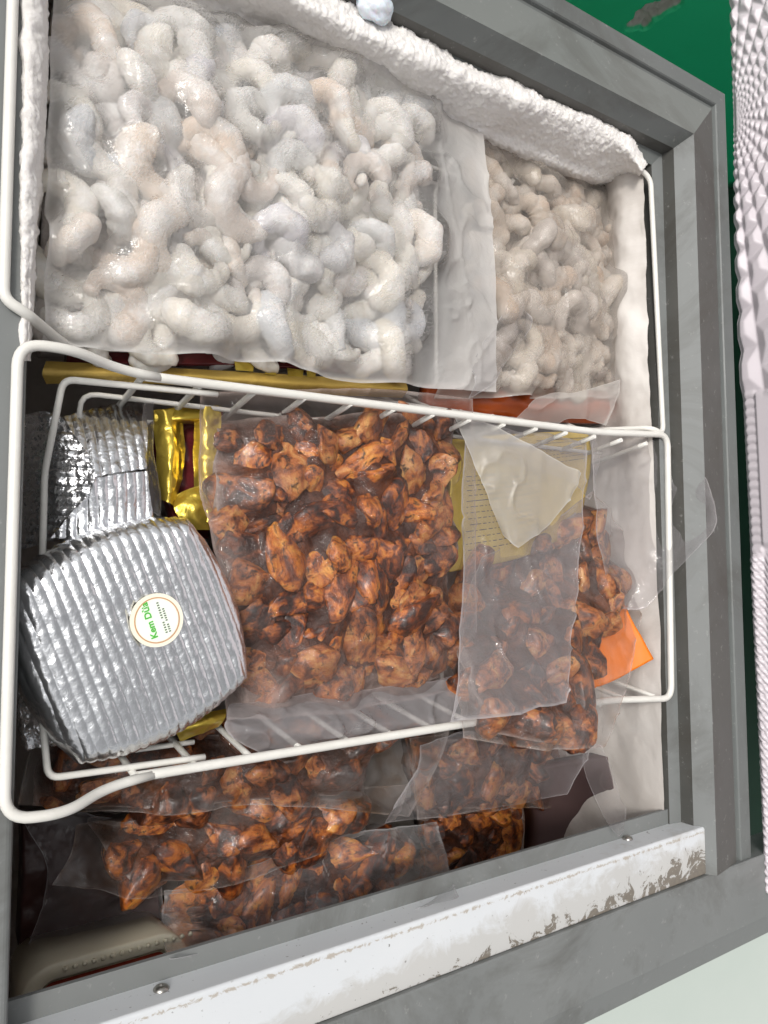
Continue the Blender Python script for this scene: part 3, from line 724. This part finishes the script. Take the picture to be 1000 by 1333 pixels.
deep = meat_bag('dark brown meat bag deep in the front right corner',
    [[(560, 1060, -.20), (620, 1052, -.20), (668, 1046, -.20)], [(560, 1100, -.195), (625, 1092, -.195), (690, 1084, -.20)], [(560, 1150, -.20), (630, 1140, -.20), (712, 1115, -.205)]], CH, .022, .018, 54, .03,
    [[(550, 1050, -.20), (620, 1045, -.198), (655, 1040, -.2)], [(550, 1100, -.19), (625, 1092, -.19), (688, 1080, -.198)], [(550, 1155, -.198), (630, 1148, -.197), (720, 1118, -.205)]], 'film_meat', .002, group=LOW)
mid = meat_bag('frosted brown meat bag lying under the empty clear bag, in the front right', 
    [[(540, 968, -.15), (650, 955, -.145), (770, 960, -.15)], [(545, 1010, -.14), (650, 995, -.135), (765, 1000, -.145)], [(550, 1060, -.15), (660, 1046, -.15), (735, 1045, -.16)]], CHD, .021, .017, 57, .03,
    [[(530, 960, -.15), (650, 948, -.14), (775, 955, -.146)], [(535, 1010, -.135), (650, 995, -.128), (772, 1000, -.14)], [(540, 1066, -.145), (660, 1050, -.145), (745, 1052, -.155)]], 'film_stain', .001, group=LOW)
pk = thing('purple_packet', 'plain dark purplish brown packet deep against the right wall, beside the white rail', 'packet', P(765, 1050, -.2))
grid('packet_front', wrinkle(loft([[(680, 1005, -.15), (750, 992, -.108), (790, 985, -.082)], [(700, 1060, -.16), (765, 1040, -.108), (800, 1035, -.078)], [(700, 1120, -.165), (770, 1100, -.115), (806, 1088, -.080)]], 50, 50), .002, 40, 77, 3, .4), simple('purplish brown plastic', (.06, .035, .035), (.11, .07, .068), 20, .4), pk, None, .02)
dk = thing('meat_bag', 'purplish dark bag filmed over with frost in the front left corner', 'meat bag', P(110, 1160, -.19), LOW)
Gd = wrinkle(loft([[(30, 1060, -.165), (110, 1062, -.16), (205, 1085, -.16)], [(30, 1140, -.155), (115, 1150, -.15), (208, 1160, -.15)], [(25, 1240, -.16), (115, 1238, -.155), (206, 1228, -.155)]], 60, 60), .004, 60, 5, 4)
grid('frozen_filling', Gd, M['darkmeat'], dk, None, .03, .05)
film('bag_film', [[(24, 1060, -.155), (110, 1055, -.15), (212, 1080, -.15)], [(60, 1140, -.148), (120, 1150, -.14), (212, 1160, -.14)], [(28, 1240, -.15), (115, 1232, -.142), (212, 1216, -.14)], [(24, 1250, -.15), (115, 1240, -.142), (210, 1226, -.138)]], 'film_grey', dk, 80, 80, .003, 45, 4, .05)
tray = thing('food_tray', 'cream plastic tray with a beaded rim and red contents, in the front left corner', 'tray', P(110, 1290, -.15))
def tray_build():
    # rounded tray standing against the front wall; only its back rim clears the ledge
    c0 = P(24, 1290, -.105); c1 = P(225, 1240, -.105); x0, x1, yb_ = c0[0], c1[0]+.01, -.236; dzt = .022
    def ring(ins, z, n=12, r=.02):
        pts = []; xa, xb, ya, yb2 = x0+ins, x1-ins, -.312+ins, yb_-ins; rr = max(.004, r-ins)
        for (cx, cy, a0) in ((xb-rr, yb2-rr, 0), (xa+rr, yb2-rr, 90), (xa+rr, ya+rr, 180), (xb-rr, ya+rr, 270)):
            for k in range(n+1): a = math.radians(a0+90*k/n); pts.append((cx+rr*math.cos(a), cy+rr*math.sin(a), z))
        return pts
    rg = [ring(.004, -.16), ring(0, -.126+dzt), ring(.001, -.1245+dzt), ring(.009, -.124+dzt), ring(.011, -.128+dzt), ring(.0125, -.134+dzt), ring(.013, -.130+dzt)]
    n = len(rg[0]); V = [q for r_ in rg for q in r_]
    Fc = [(i*n+j, i*n+(j+1) % n, (i+1)*n+(j+1) % n, (i+1)*n+j) for i in range(len(rg)-1) for j in range(n)]+[tuple(range(n-1, -1, -1))]
    raw('tray_shell', V, Fc, M['cream'], tray, True)
    raw('tray_content', ring(.013, -.1295+dzt), [tuple(range(n))], M['redmeat'], tray)
    import bmesh
    bm = bmesh.new()
    for i in range(15):
        bmesh.ops.create_icosphere(bm, subdivisions=1, radius=.0017, matrix=Matrix.Translation((x0+.025+.0055*i, yb_-.0045, -.1238+dzt)))
    me = bpy.data.meshes.new('rim_beads'); bm.to_mesh(me); bm.free(); o = link('rim_beads', me, M['cream'], tray); o['kind'] = 'stuff'
tray_build()
# empty clear bag at the right of the lower level
cb = thing('plastic_bag', 'empty crumpled clear bag hanging below the front basket rail toward the white rail', 'plastic bag', P(680, 1010, -.1))
film('bag_film', [[(545, 968, -.09), (600, 952, -.085), (680, 955, -.08), (765, 968, -.075)], [(540, 1000, -.085), (620, 990, -.08), (690, 985, -.075), (760, 985, -.07)],
                  [(510, 1050, -.085), (600, 1046, -.078), (690, 1030, -.07), (752, 1000, -.066)], [(500, 1070, -.088), (610, 1058, -.08), (700, 1040, -.072), (738, 1034, -.066)]], 'film_grey', cb, 110, 90, .003, 38, 8, .12, .03, .7)
film('bag_film', [[(752, 962, -.076), (765, 964, -.074), (782, 968, -.07)], [(762, 1010, -.06), (780, 1012, -.058), (800, 1020, -.056)], [(785, 1060, -.03), (798, 1060, -.028), (812, 1058, -.026)], [(800, 1088, -.008), (805, 1086, -.006), (811, 1080, -.006)]], 'film_grey', cb, 40, 70, .001, 45, 9, .1)

# --- front basket
def foil_surface(G, direction, pitch, amp, seed, crinkle=.0006):
    """ridged insulating foil: rows of beads along one direction"""
    n = normals(G); d = np.asarray(direction, float); d /= np.linalg.norm(d)
    s = (G[..., 0]*d[0]+G[..., 1]*d[1]+G[..., 2]*(d[2] if len(d) > 2 else 0))/pitch+.07*fbm(G*22, seed, 3)
    h = np.abs(np.sin(math.pi*s))**.8
    al = G[..., 0]*-d[1]+G[..., 1]*d[0]
    q = fbm(np.stack([s*.9, al*130, 0*s], -1), seed+3, 3)
    return G+n*(amp*h*(1+.5*q)+crinkle*fbm(G*240, seed+7, 3)+.0004*fbm(G*45, seed+11, 3))[..., None]
def foil_box():
    t = thing('foil_box', 'silver ridged foil box with a round cream sticker on top', 'foil box', P(180, 830, -.075), 'foil wrapped boxes')
    c = P(183, 829, -.016); e1 = P(240, 800, -.016)-P(160, 836, -.016); e1 /= np.linalg.norm(e1)
    e2 = P(215, 905, -.016)-P(145, 748, -.016); e2 -= e1*(e1 @ e2); e2 /= np.linalg.norm(e2)
    A = .5*np.linalg.norm(P(318, 765, -.018)-P(52, 858, -.018))*1.03; B = .5*np.linalg.norm(P(222, 960, -.018)-P(130, 700, -.018))*1.03
    n = 330; u = np.linspace(-1.5, 1.5, n); Uu, Vv = np.meshgrid(u, u)
    mm = np.maximum(np.abs(Uu), np.abs(Vv))+1e-9
    # top for m<1, rolled edge, then sides
    rad = np.where(mm < .8, mm, .8+.22*np.sin(np.clip((mm-.8)/.4, 0, 1)*math.pi/2)); uc, vc = Uu/mm*rad, Vv/mm*rad
    kx = .40; X = uc*np.sqrt(1-kx*vc*vc*.78); Y = vc*np.sqrt(1-kx*uc*uc*.78)
    zz = -.005*rad**3-.014*(1-np.cos(np.clip((mm-.8)/.4, 0, 1)*math.pi/2))-.06*np.clip(mm-1.2, 0, None)
    G = c[None, None]+X[..., None]*A*e1+Y[..., None]*B*e2; G[..., 2] = -.010+zz+.0015*fbm(G*20, 3, 2)
    G = foil_surface(G, e1, 0.0055, .00065, 31, .0004)
    grid('foil_wrap', G, M['foil'], t)
    # sticker: thin disc, printed rings, name and two rows of small letters
    sc = P(203, 807, -.0095); r = .0142; zt = float(G[n//2-30:n//2+30, n//2-30:n//2+30, 2].max())+.0016
    def disc(r0, r1, z, mat, nm):
        V = []; k = 48
        for rr in (r0, r1):
            for j in range(k): a = 2*math.pi*j/k; V.append((sc[0]+rr*math.cos(a), sc[1]+rr*math.sin(a), z))
        return raw(nm, V, [(j, (j+1) % k, k+(j+1) % k, k+j) for j in range(k)] if r0 > .0001 else [tuple(k+j for j in range(k))], mat, stk if nm != 'sticker' else t)
    cream = simple('sticker paper', (.86, .80, .62), (.88, .84, .70), 30, .45); mint = simple('sticker centre', (.80, .90, .74), (.84, .90, .80), 30, .45)
    brown = simple('sticker ring', (.50, .25, .12), (.62, .36, .2), 30, .45); green = simple('sticker green print', (.06, .42, .03), (.09, .5, .05)); dkp = simple('sticker small print', (.08, .10, .07), (.12, .14, .1))
    k = 48; V = []
    for z_, rr in ((zt-.0016, r), (zt, r)):
        for j in range(k): a = 2*math.pi*j/k; V.append((sc[0]+rr*math.cos(a), sc[1]+rr*math.sin(a), z_))
    stk = raw('sticker', V, [(j, (j+1) % k, k+(j+1) % k, k+j) for j in range(k)]+[tuple(k+j for j in range(k))], cream, t)
    disc(.0, .0113, zt+.0003, mint, 'sticker_centre'); disc(.0116, .0122, zt+.0003, brown, 'sticker_ring')
    # lettering runs up the photo, slightly leaning left
    a0 = P(208, 832, zt)[:2]; a1 = P(192, 782, zt)[:2]; ang = math.atan2(*(a1-a0)[::-1])
    def text(body, px, py, size, mat, nm):
        cu = bpy.data.curves.new(nm, 'FONT'); cu.body = body; cu.size = size; cu.align_x = 'CENTER'; cu.align_y = 'CENTER'; cu.extrude = .00005; cu.offset = .00012
        o = bpy.data.objects.new(nm, cu); COL.objects.link(o); dg = bpy.context.evaluated_depsgraph_get()
        me = bpy.data.meshes.new_from_object(o.evaluated_get(dg)); bpy.data.objects.remove(o); me.materials.clear()
        o = link(nm, me, mat, stk, False); q = P(px, py, zt+.0006)
        o.matrix_basis = Matrix.Translation([float(v) for v in q]) @ Matrix.Rotation(ang, 4, 'Z')
    text('Kem Dừa', 195, 808, .0050, green, 'lettering')
    for (px, py, cnt, ln) in ((211, 804, 13, .0165), (217, 807, 11, .0125)):
        q = P(px, py, zt+.0005); dx = np.array([math.cos(ang), math.sin(ang), 0]); dn = np.array([-dx[1], dx[0], 0]); V = []; Fc = []
        for i in range(cnt):
            if cnt == 13 and i == 5 or cnt == 11 and i == 4: continue
            b = q+dx*(ln*(i/(cnt-1)-.5)); w, h = .00034, .00058; s = len(V)
            V += [b-dx*w-dn*h, b+dx*w-dn*h, b+dx*w+dn*h, b-dx*w+dn*h]; Fc.append((s, s+1, s+2, s+3))
        raw('small_print', V, Fc, dkp, stk)
    return t
foil_box()
fb2 = thing('foil_box', 'silver foil box with folded end flaps, behind the stickered box in the corner', 'foil box', P(115, 620, -.09), 'foil wrapped boxes')
def patch(name, rows, direction, pitch, amp, seed, parent, mat='foil', nu=170, nv=150, cr=.0005):
    G = loft(rows, nu, nv); grid(name, foil_surface(G, direction, pitch, amp, seed, cr), M[mat], parent)
patch('foil_side', [[(34, 540, -.064), (58, 536, -.056), (82, 544, -.050)], [(30, 620, -.062), (75, 620, -.044), (124, 622, -.032)], [(28, 716, -.064), (52, 708, -.056), (68, 696, -.048)]], (0.05, 1), .0052, .0010, 61, fb2, 'foil_dark', cr=.0011)
patch('foil_flap', [[(82, 544, -.052), (135, 530, -.062), (190, 524, -.07)], [(100, 575, -.042), (145, 568, -.044), (192, 562, -.048)], [(124, 622, -.032), (155, 615, -.034), (190, 611, -.038)]], (1, .05), .0055, .0010, 62, fb2)
patch('foil_flap', [[(124, 622, -.034), (155, 617, -.036), (191, 613, -.040)], [(98, 660, -.040), (145, 655, -.038), (195, 650, -.042)], [(66, 700, -.048), (130, 700, -.046), (205, 700, -.05)]], (1, .1), .0055, .0010, 63, fb2)
Gb = loft([[(40, 560, -.095), (120, 545, -.095), (185, 540, -.095)], [(36, 705, -.095), (120, 705, -.095), (195, 705, -.095)]], 12, 12); grid('foil_base', Gb, M['foil_dark'], fb2, None, .01)
# thin grey clear sleeve beside the folded foil
film('plastic_sleeve', [[(188, 528, -.045), (200, 526, -.05)], [(186, 600, -.036), (202, 605, -.045)], [(190, 668, -.042), (206, 676, -.05)]], 'film_grey', fb2, 20, 50, .001, 60, 3, .1)
fb3 = thing('foil_box', 'crumpled dark foil pack half hidden under the stickered box, by the left rim', 'foil box', P(50, 900, -.1), 'foil wrapped boxes')
G3 = loft([[(20, 820, -.075), (60, 830, -.07), (110, 850, -.07)], [(25, 900, -.07), (60, 900, -.06), (110, 905, -.06)], [(35, 975, -.08), (75, 968, -.075), (130, 970, -.08)]], 110, 110)
grid('foil_wrap', foil_surface(wrinkle(G3, .005, 70, 4, 4, .5), (1, .2), .007, .0014, 71, .0022), M['foil_dark'], fb3, None, .02)
# gold pouch between the foil and the meat
gp = thing('gold_pouch', 'crinkled gold foil pouch with a dark red window, wedged between foil and meat', 'pouch', P(240, 610, -.09), 'gold foil pouches')
Gm = wrinkle(loft([[(205, 545, -.075), (240, 540, -.075), (290, 535, -.075)], [(205, 600, -.07), (240, 600, -.068), (290, 600, -.07)], [(230, 690, -.075), (260, 700, -.075), (295, 700, -.075)]], 40, 50), .003, 80, 6, 3)
grid('window', Gm, M['maroon'], gp, None, .02)
def gold(rows, seed, amp=.0045, parent=gp, nm='gold_foil', mat='gold', nu=50, nv=90, freq=70):
    G = wrinkle(loft(rows, nu, nv), amp, freq, seed, 3, .7); return grid(nm, G, M[mat], parent)
gold([[(198, 536, -.066), (215, 534, -.060), (236, 532, -.064)], [(202, 600, -.062), (222, 598, -.054), (240, 596, -.064)], [(206, 650, -.062), (218, 655, -.056), (226, 660, -.064)]], 3)
gold([[(252, 532, -.062), (268, 530, -.056), (286, 530, -.058)], [(250, 600, -.064), (266, 600, -.056), (288, 600, -.056)], [(255, 680, -.062), (270, 680, -.056), (290, 680, -.058)]], 4)
gold([[(222, 648, -.062), (250, 635, -.058), (284, 628, -.060)], [(228, 668, -.058), (252, 660, -.052), (286, 655, -.056)], [(240, 690, -.064), (262, 690, -.058), (290, 690, -.06)]], 5)
gold([[(200, 534, -.064), (240, 530, -.060), (285, 528, -.06)], [(202, 548, -.062), (240, 546, -.056), (284, 544, -.058)], [(204, 560, -.07), (238, 552, -.066), (282, 556, -.066)]], 6, .002)
gp1 = thing('gold_pouch', 'small bright gold foil corner poking out below the stickered foil box', 'pouch', P(255, 945, -.09), 'gold foil pouches')
gold([[(225, 940, -.055), (262, 928, -.05), (295, 922, -.055)], [(228, 952, -.05), (262, 942, -.044), (292, 934, -.05)], [(235, 966, -.056), (258, 956, -.052), (284, 946, -.056)]], 16, .003, gp1)
# printed gold pouch, right
pp = thing('gold_pouch', 'yellow gold pouch with rows of small print, under the milky film flap', 'pouch', P(680, 640, -.09), 'gold foil pouches')
rows_pp = [[(585, 572, -.064), (680, 564, -.058), (766, 561, -.064)], [(585, 640, -.060), (680, 630, -.052), (768, 612, -.060)], [(585, 745, -.064), (680, 725, -.058), (752, 690, -.064)]]
Gp = wrinkle(loft(rows_pp, 80, 80), .0025, 45, 5, 3, .4); grid('pouch_front', Gp, M['gold_print'], pp, None, .012, .03)
def on_grid(G, a, b):
    nv, nu = G.shape[:2]; return G[int(np.clip(a, 0, 1)*(nv-1)), int(np.clip(b, 0, 1)*(nu-1))]
def print_rows():
    V = []; Fc = []; rg = np.random.default_rng(3)
    def bar(a, b0, b1, w):
        p0 = on_grid(Gp, a, b0)+[0, 0, .0012]; p1 = on_grid(Gp, a, b1)+[0, 0, .0012]; d = (p1-p0); d /= np.linalg.norm(d)+1e-9; q = np.array([-d[1], d[0], 0])*w; s = len(V)
        V.extend([p0-q, p1-q, p1+q, p0+q]); Fc.append((s, s+1, s+2, s+3))
    for k in range(7):                       # boxed table at the top right
        a = .09+.045*k; b = .66
        if k in (0, 1): bar(a, .60, .955, .00022)
        while k > 1 and b < .93:
            w = rg.uniform(.008, .03); bar(a, b, min(b+w, .94), .00026); b += w+.010
    for k in range(14):                      # paragraph in the middle
        a = .40+.038*k; b = .10+.02*rg.random()
        while b < .62:
            w = rg.uniform(.008, .035); bar(a, b, b+w, .0003); b += w+.010
    s = len(V)
    for (a0_, b0_, a1_, b1_) in ((.09, .955, .40, .945),):
        p0 = on_grid(Gp, a0_, b0_)+[0, 0, .0014]; p1 = on_grid(Gp, a1_, b1_)+[0, 0, .0014]; V.extend([p0-[.0003, 0, 0], p0+[.0003, 0, 0], p1+[.0003, 0, 0], p1-[.0003, 0, 0]]); Fc.append((s, s+1, s+2, s+3))
    o = raw('small_print', V, Fc, M['print'], pp); o['kind'] = 'stuff'
print_rows()
# orange packet corner at the right
op = thing('orange_packet', 'bright orange packet corner sticking out beyond the right meat bag', 'packet', P(810, 840, -.08))
Go = wrinkle(loft([[(740, 790, -.066), (775, 775, -.062), (800, 765, -.05)], [(740, 840, -.066), (790, 825, -.05), (826, 812, -.036)], [(740, 905, -.066), (790, 890, -.045), (852, 858, -.022)]], 40, 40), .0015, 60, 2)
grid('packet_front', Go, M['orange'], op, None, .006)
# right meat bag below the film
bagR = meat_bag('meat bag of charred chunks beside the orange packet, hanging over the basket rail',
    [[(610, 735, -.075), (690, 700, -.068), (765, 652, -.066)], [(600, 800, -.062), (700, 780, -.052), (806, 735, -.056)], [(600, 880, -.032), (700, 870, -.024), (790, 850, -.03)], [(640, 955, -.004), (700, 964, .002), (762, 962, -.004)]],
    CHD, .019, .0175, 55, .03,
    [[(600, 725, -.075), (690, 690, -.066), (768, 640, -.064)], [(590, 800, -.062), (700, 780, -.054), (828, 735, -.058)], [(590, 880, -.03), (700, 870, -.022), (820, 860, -.03)], [(600, 960, -.002), (700, 974, .004), (785, 972, 0)]], 'film_stain', .003)
# main meat bag
def main_milk(g):
    lo = 1-sstep(-.075, -.045, g[..., 1]); n = fbm(g*38, 44, 4)
    lf = 1-sstep(.178, .205, g[..., 0])
    return .30*lo*(.4+1.2*np.clip(n+.15, 0, 1))+.22*lf*np.clip(n+.3, 0, 1)+.16*np.clip(n-.1, 0, 1)
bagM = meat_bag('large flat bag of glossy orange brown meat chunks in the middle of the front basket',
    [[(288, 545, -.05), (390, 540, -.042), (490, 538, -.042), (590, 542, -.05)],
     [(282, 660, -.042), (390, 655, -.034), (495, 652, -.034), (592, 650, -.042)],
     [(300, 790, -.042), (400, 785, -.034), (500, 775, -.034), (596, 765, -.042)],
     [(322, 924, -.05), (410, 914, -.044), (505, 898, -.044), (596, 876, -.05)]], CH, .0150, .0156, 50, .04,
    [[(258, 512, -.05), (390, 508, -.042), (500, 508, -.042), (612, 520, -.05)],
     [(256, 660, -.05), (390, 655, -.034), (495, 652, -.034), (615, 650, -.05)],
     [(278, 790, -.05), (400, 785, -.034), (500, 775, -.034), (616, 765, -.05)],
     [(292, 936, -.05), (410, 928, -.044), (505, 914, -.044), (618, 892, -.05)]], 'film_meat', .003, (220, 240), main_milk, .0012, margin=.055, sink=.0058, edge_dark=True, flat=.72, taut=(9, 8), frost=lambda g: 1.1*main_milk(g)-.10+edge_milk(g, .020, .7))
film('film_skirt', [[(300, 918, -.046), (400, 906, -.042), (500, 892, -.042), (600, 876, -.044)], [(292, 935, -.034), (400, 925, -.032), (500, 918, -.032), (596, 905, -.034)], [(296, 955, -.026), (400, 955, -.025), (500, 945, -.0255), (590, 938, -.026)], [(340, 984, -.034), (400, 976, -.032), (470, 962, -.030), (590, 946, -.028)]], 'film_grey', bagM, 120, 60, .0018, 60, 14, .12, .03, .6, .26)
film('film_skirt', [[(600, 545, -.036), (680, 560, -.032), (762, 575, -.034)], [(602, 650, -.034), (685, 650, -.030), (757, 650, -.030)], [(602, 760, -.030), (690, 755, -.024), (752, 750, -.026)], [(596, 850, -.016), (680, 845, -.004), (742, 840, -.006)], [(584, 938, -.006), (660, 930, .014), (735, 914, .012)]], 'film_grey', bagM, 150, 180, .0026, 42, 15, .10, .02, .6, .12)
film('film_flap', [[(588, 538, -.034), (640, 555, -.024), (700, 585, -.02), (757, 616, -.022)], [(605, 575, -.032), (648, 600, -.022), (695, 625, -.018), (742, 648, -.02)], [(628, 640, -.030), (655, 655, -.022), (685, 670, -.018), (714, 684, -.02)], [(655, 695, -.026), (662, 703, -.022), (668, 709, -.02), (674, 713, -.02)]], 'film_milky', bagM, 70, 60, .001, 40, 16, .05)
# clear bags on the right: one under the flap, one over the wall and steps
cr = thing('plastic_bag', 'flat clear bag spread over the right rim steps under the basket wire', 'plastic bag', P(840, 680, -.03))
film('bag_film', [[(770, 562, -.034), (815, 560, -.030), (862, 578, -.024), (905, 606, -.004)], [(772, 620, -.036), (820, 625, -.032), (866, 630, -.022), (921, 628, .010)], [(776, 690, -.040), (820, 690, -.034), (868, 690, -.022), (925, 690, .010)], [(790, 790, -.042), (812, 795, -.036), (838, 790, -.024), (870, 752, -.012)]], 'film_grey', cr, 90, 90, .0016, 40, 21, .08, .02, .6, .03)
film('bag_film', [[(580, 535, -.05), (670, 545, -.046), (745, 555, -.044), (775, 572, -.044)], [(590, 560, -.05), (670, 565, -.046), (748, 580, -.044), (780, 605, -.044)], [(640, 600, -.05), (690, 610, -.046), (745, 630, -.044), (765, 650, -.044)]], 'film_grey', cr, 70, 50, .001, 45, 22, .08, .02, .5, -.06)
film('film_flap', [[(672, 545, -.05), (700, 520, -.044), (750, 508, -.04), (806, 496, -.036)], [(690, 552, -.05), (715, 532, -.044), (755, 522, -.04), (800, 520, -.036)], [(720, 556, -.05), (740, 545, -.046), (765, 545, -.042), (786, 552, -.038)]], 'film_milky', small, 50, 40, .0008, 50, 23, .06, base=-.12)
film('film_flap', [[(612, 480, -.042), (635, 440, -.04), (660, 405, -.038), (672, 398, -.04)], [(618, 500, -.042), (645, 460, -.038), (672, 430, -.036), (690, 415, -.04)], [(610, 520, -.046), (640, 500, -.044), (668, 460, -.042), (688, 430, -.044)]], 'film', small, 50, 40, .0015, 60, 24, .2, .04)
# packets showing under the shrimp bags
g2 = thing('gold_pouch', 'long gold edged pouch of maroon meat lying under the large shrimp bag', 'pouch', P(300, 490, -.08), 'gold foil pouches')
gold([[(60, 470, -.058), (200, 478, -.052), (380, 488, -.050), (528, 498, -.052)], [(55, 486, -.056), (200, 488, -.047), (380, 499, -.045), (530, 508, -.048)], [(60, 500, -.064), (200, 500, -.056), (380, 512, -.054), (524, 518, -.058)]], 30, .0012, g2, 'gold_edge', 'gold_matt', 160, 24)
Gm2 = wrinkle(loft([[(90, 440, -.064), (250, 445, -.06), (400, 455, -.06), (520, 470, -.064)], [(88, 474, -.06), (250, 474, -.053), (400, 480, -.052), (500, 494, -.054)]], 90, 24), .003, 60, 9, 3, .4)
grid('pouch_window', Gm2, M['maroon'], g2, None, .01)
for (px, py, w) in ((318, 476, 22), (352, 481, 14), (384, 486, 18), (405, 489, 10)):
    q = [[(px-w*.6, py-7, -.050), (px+w*.6, py-4, -.050)], [(px-w*.5, py+6, -.048), (px+w*.5, py+8, -.048)]]
    gold(q, px, .001, g2, 'gold_mark', 'gold', 12, 12)
o2 = thing('orange_packet', 'reddish orange packet showing under the small shrimp bag, above the basket rail', 'packet', P(640, 530, -.08))
Go2 = wrinkle(loft([[(555, 500, -.074), (640, 500, -.07), (720, 505, -.07), (800, 510, -.074)], [(555, 525, -.07), (640, 525, -.064), (720, 528, -.064), (800, 532, -.07)], [(570, 545, -.078), (640, 548, -.074), (720, 550, -.074), (800, 552, -.08)]], 70, 30), .003, 60, 12, 3, .5)
grid('packet_front', Go2, M['orange_dark'], o2, None, .01)
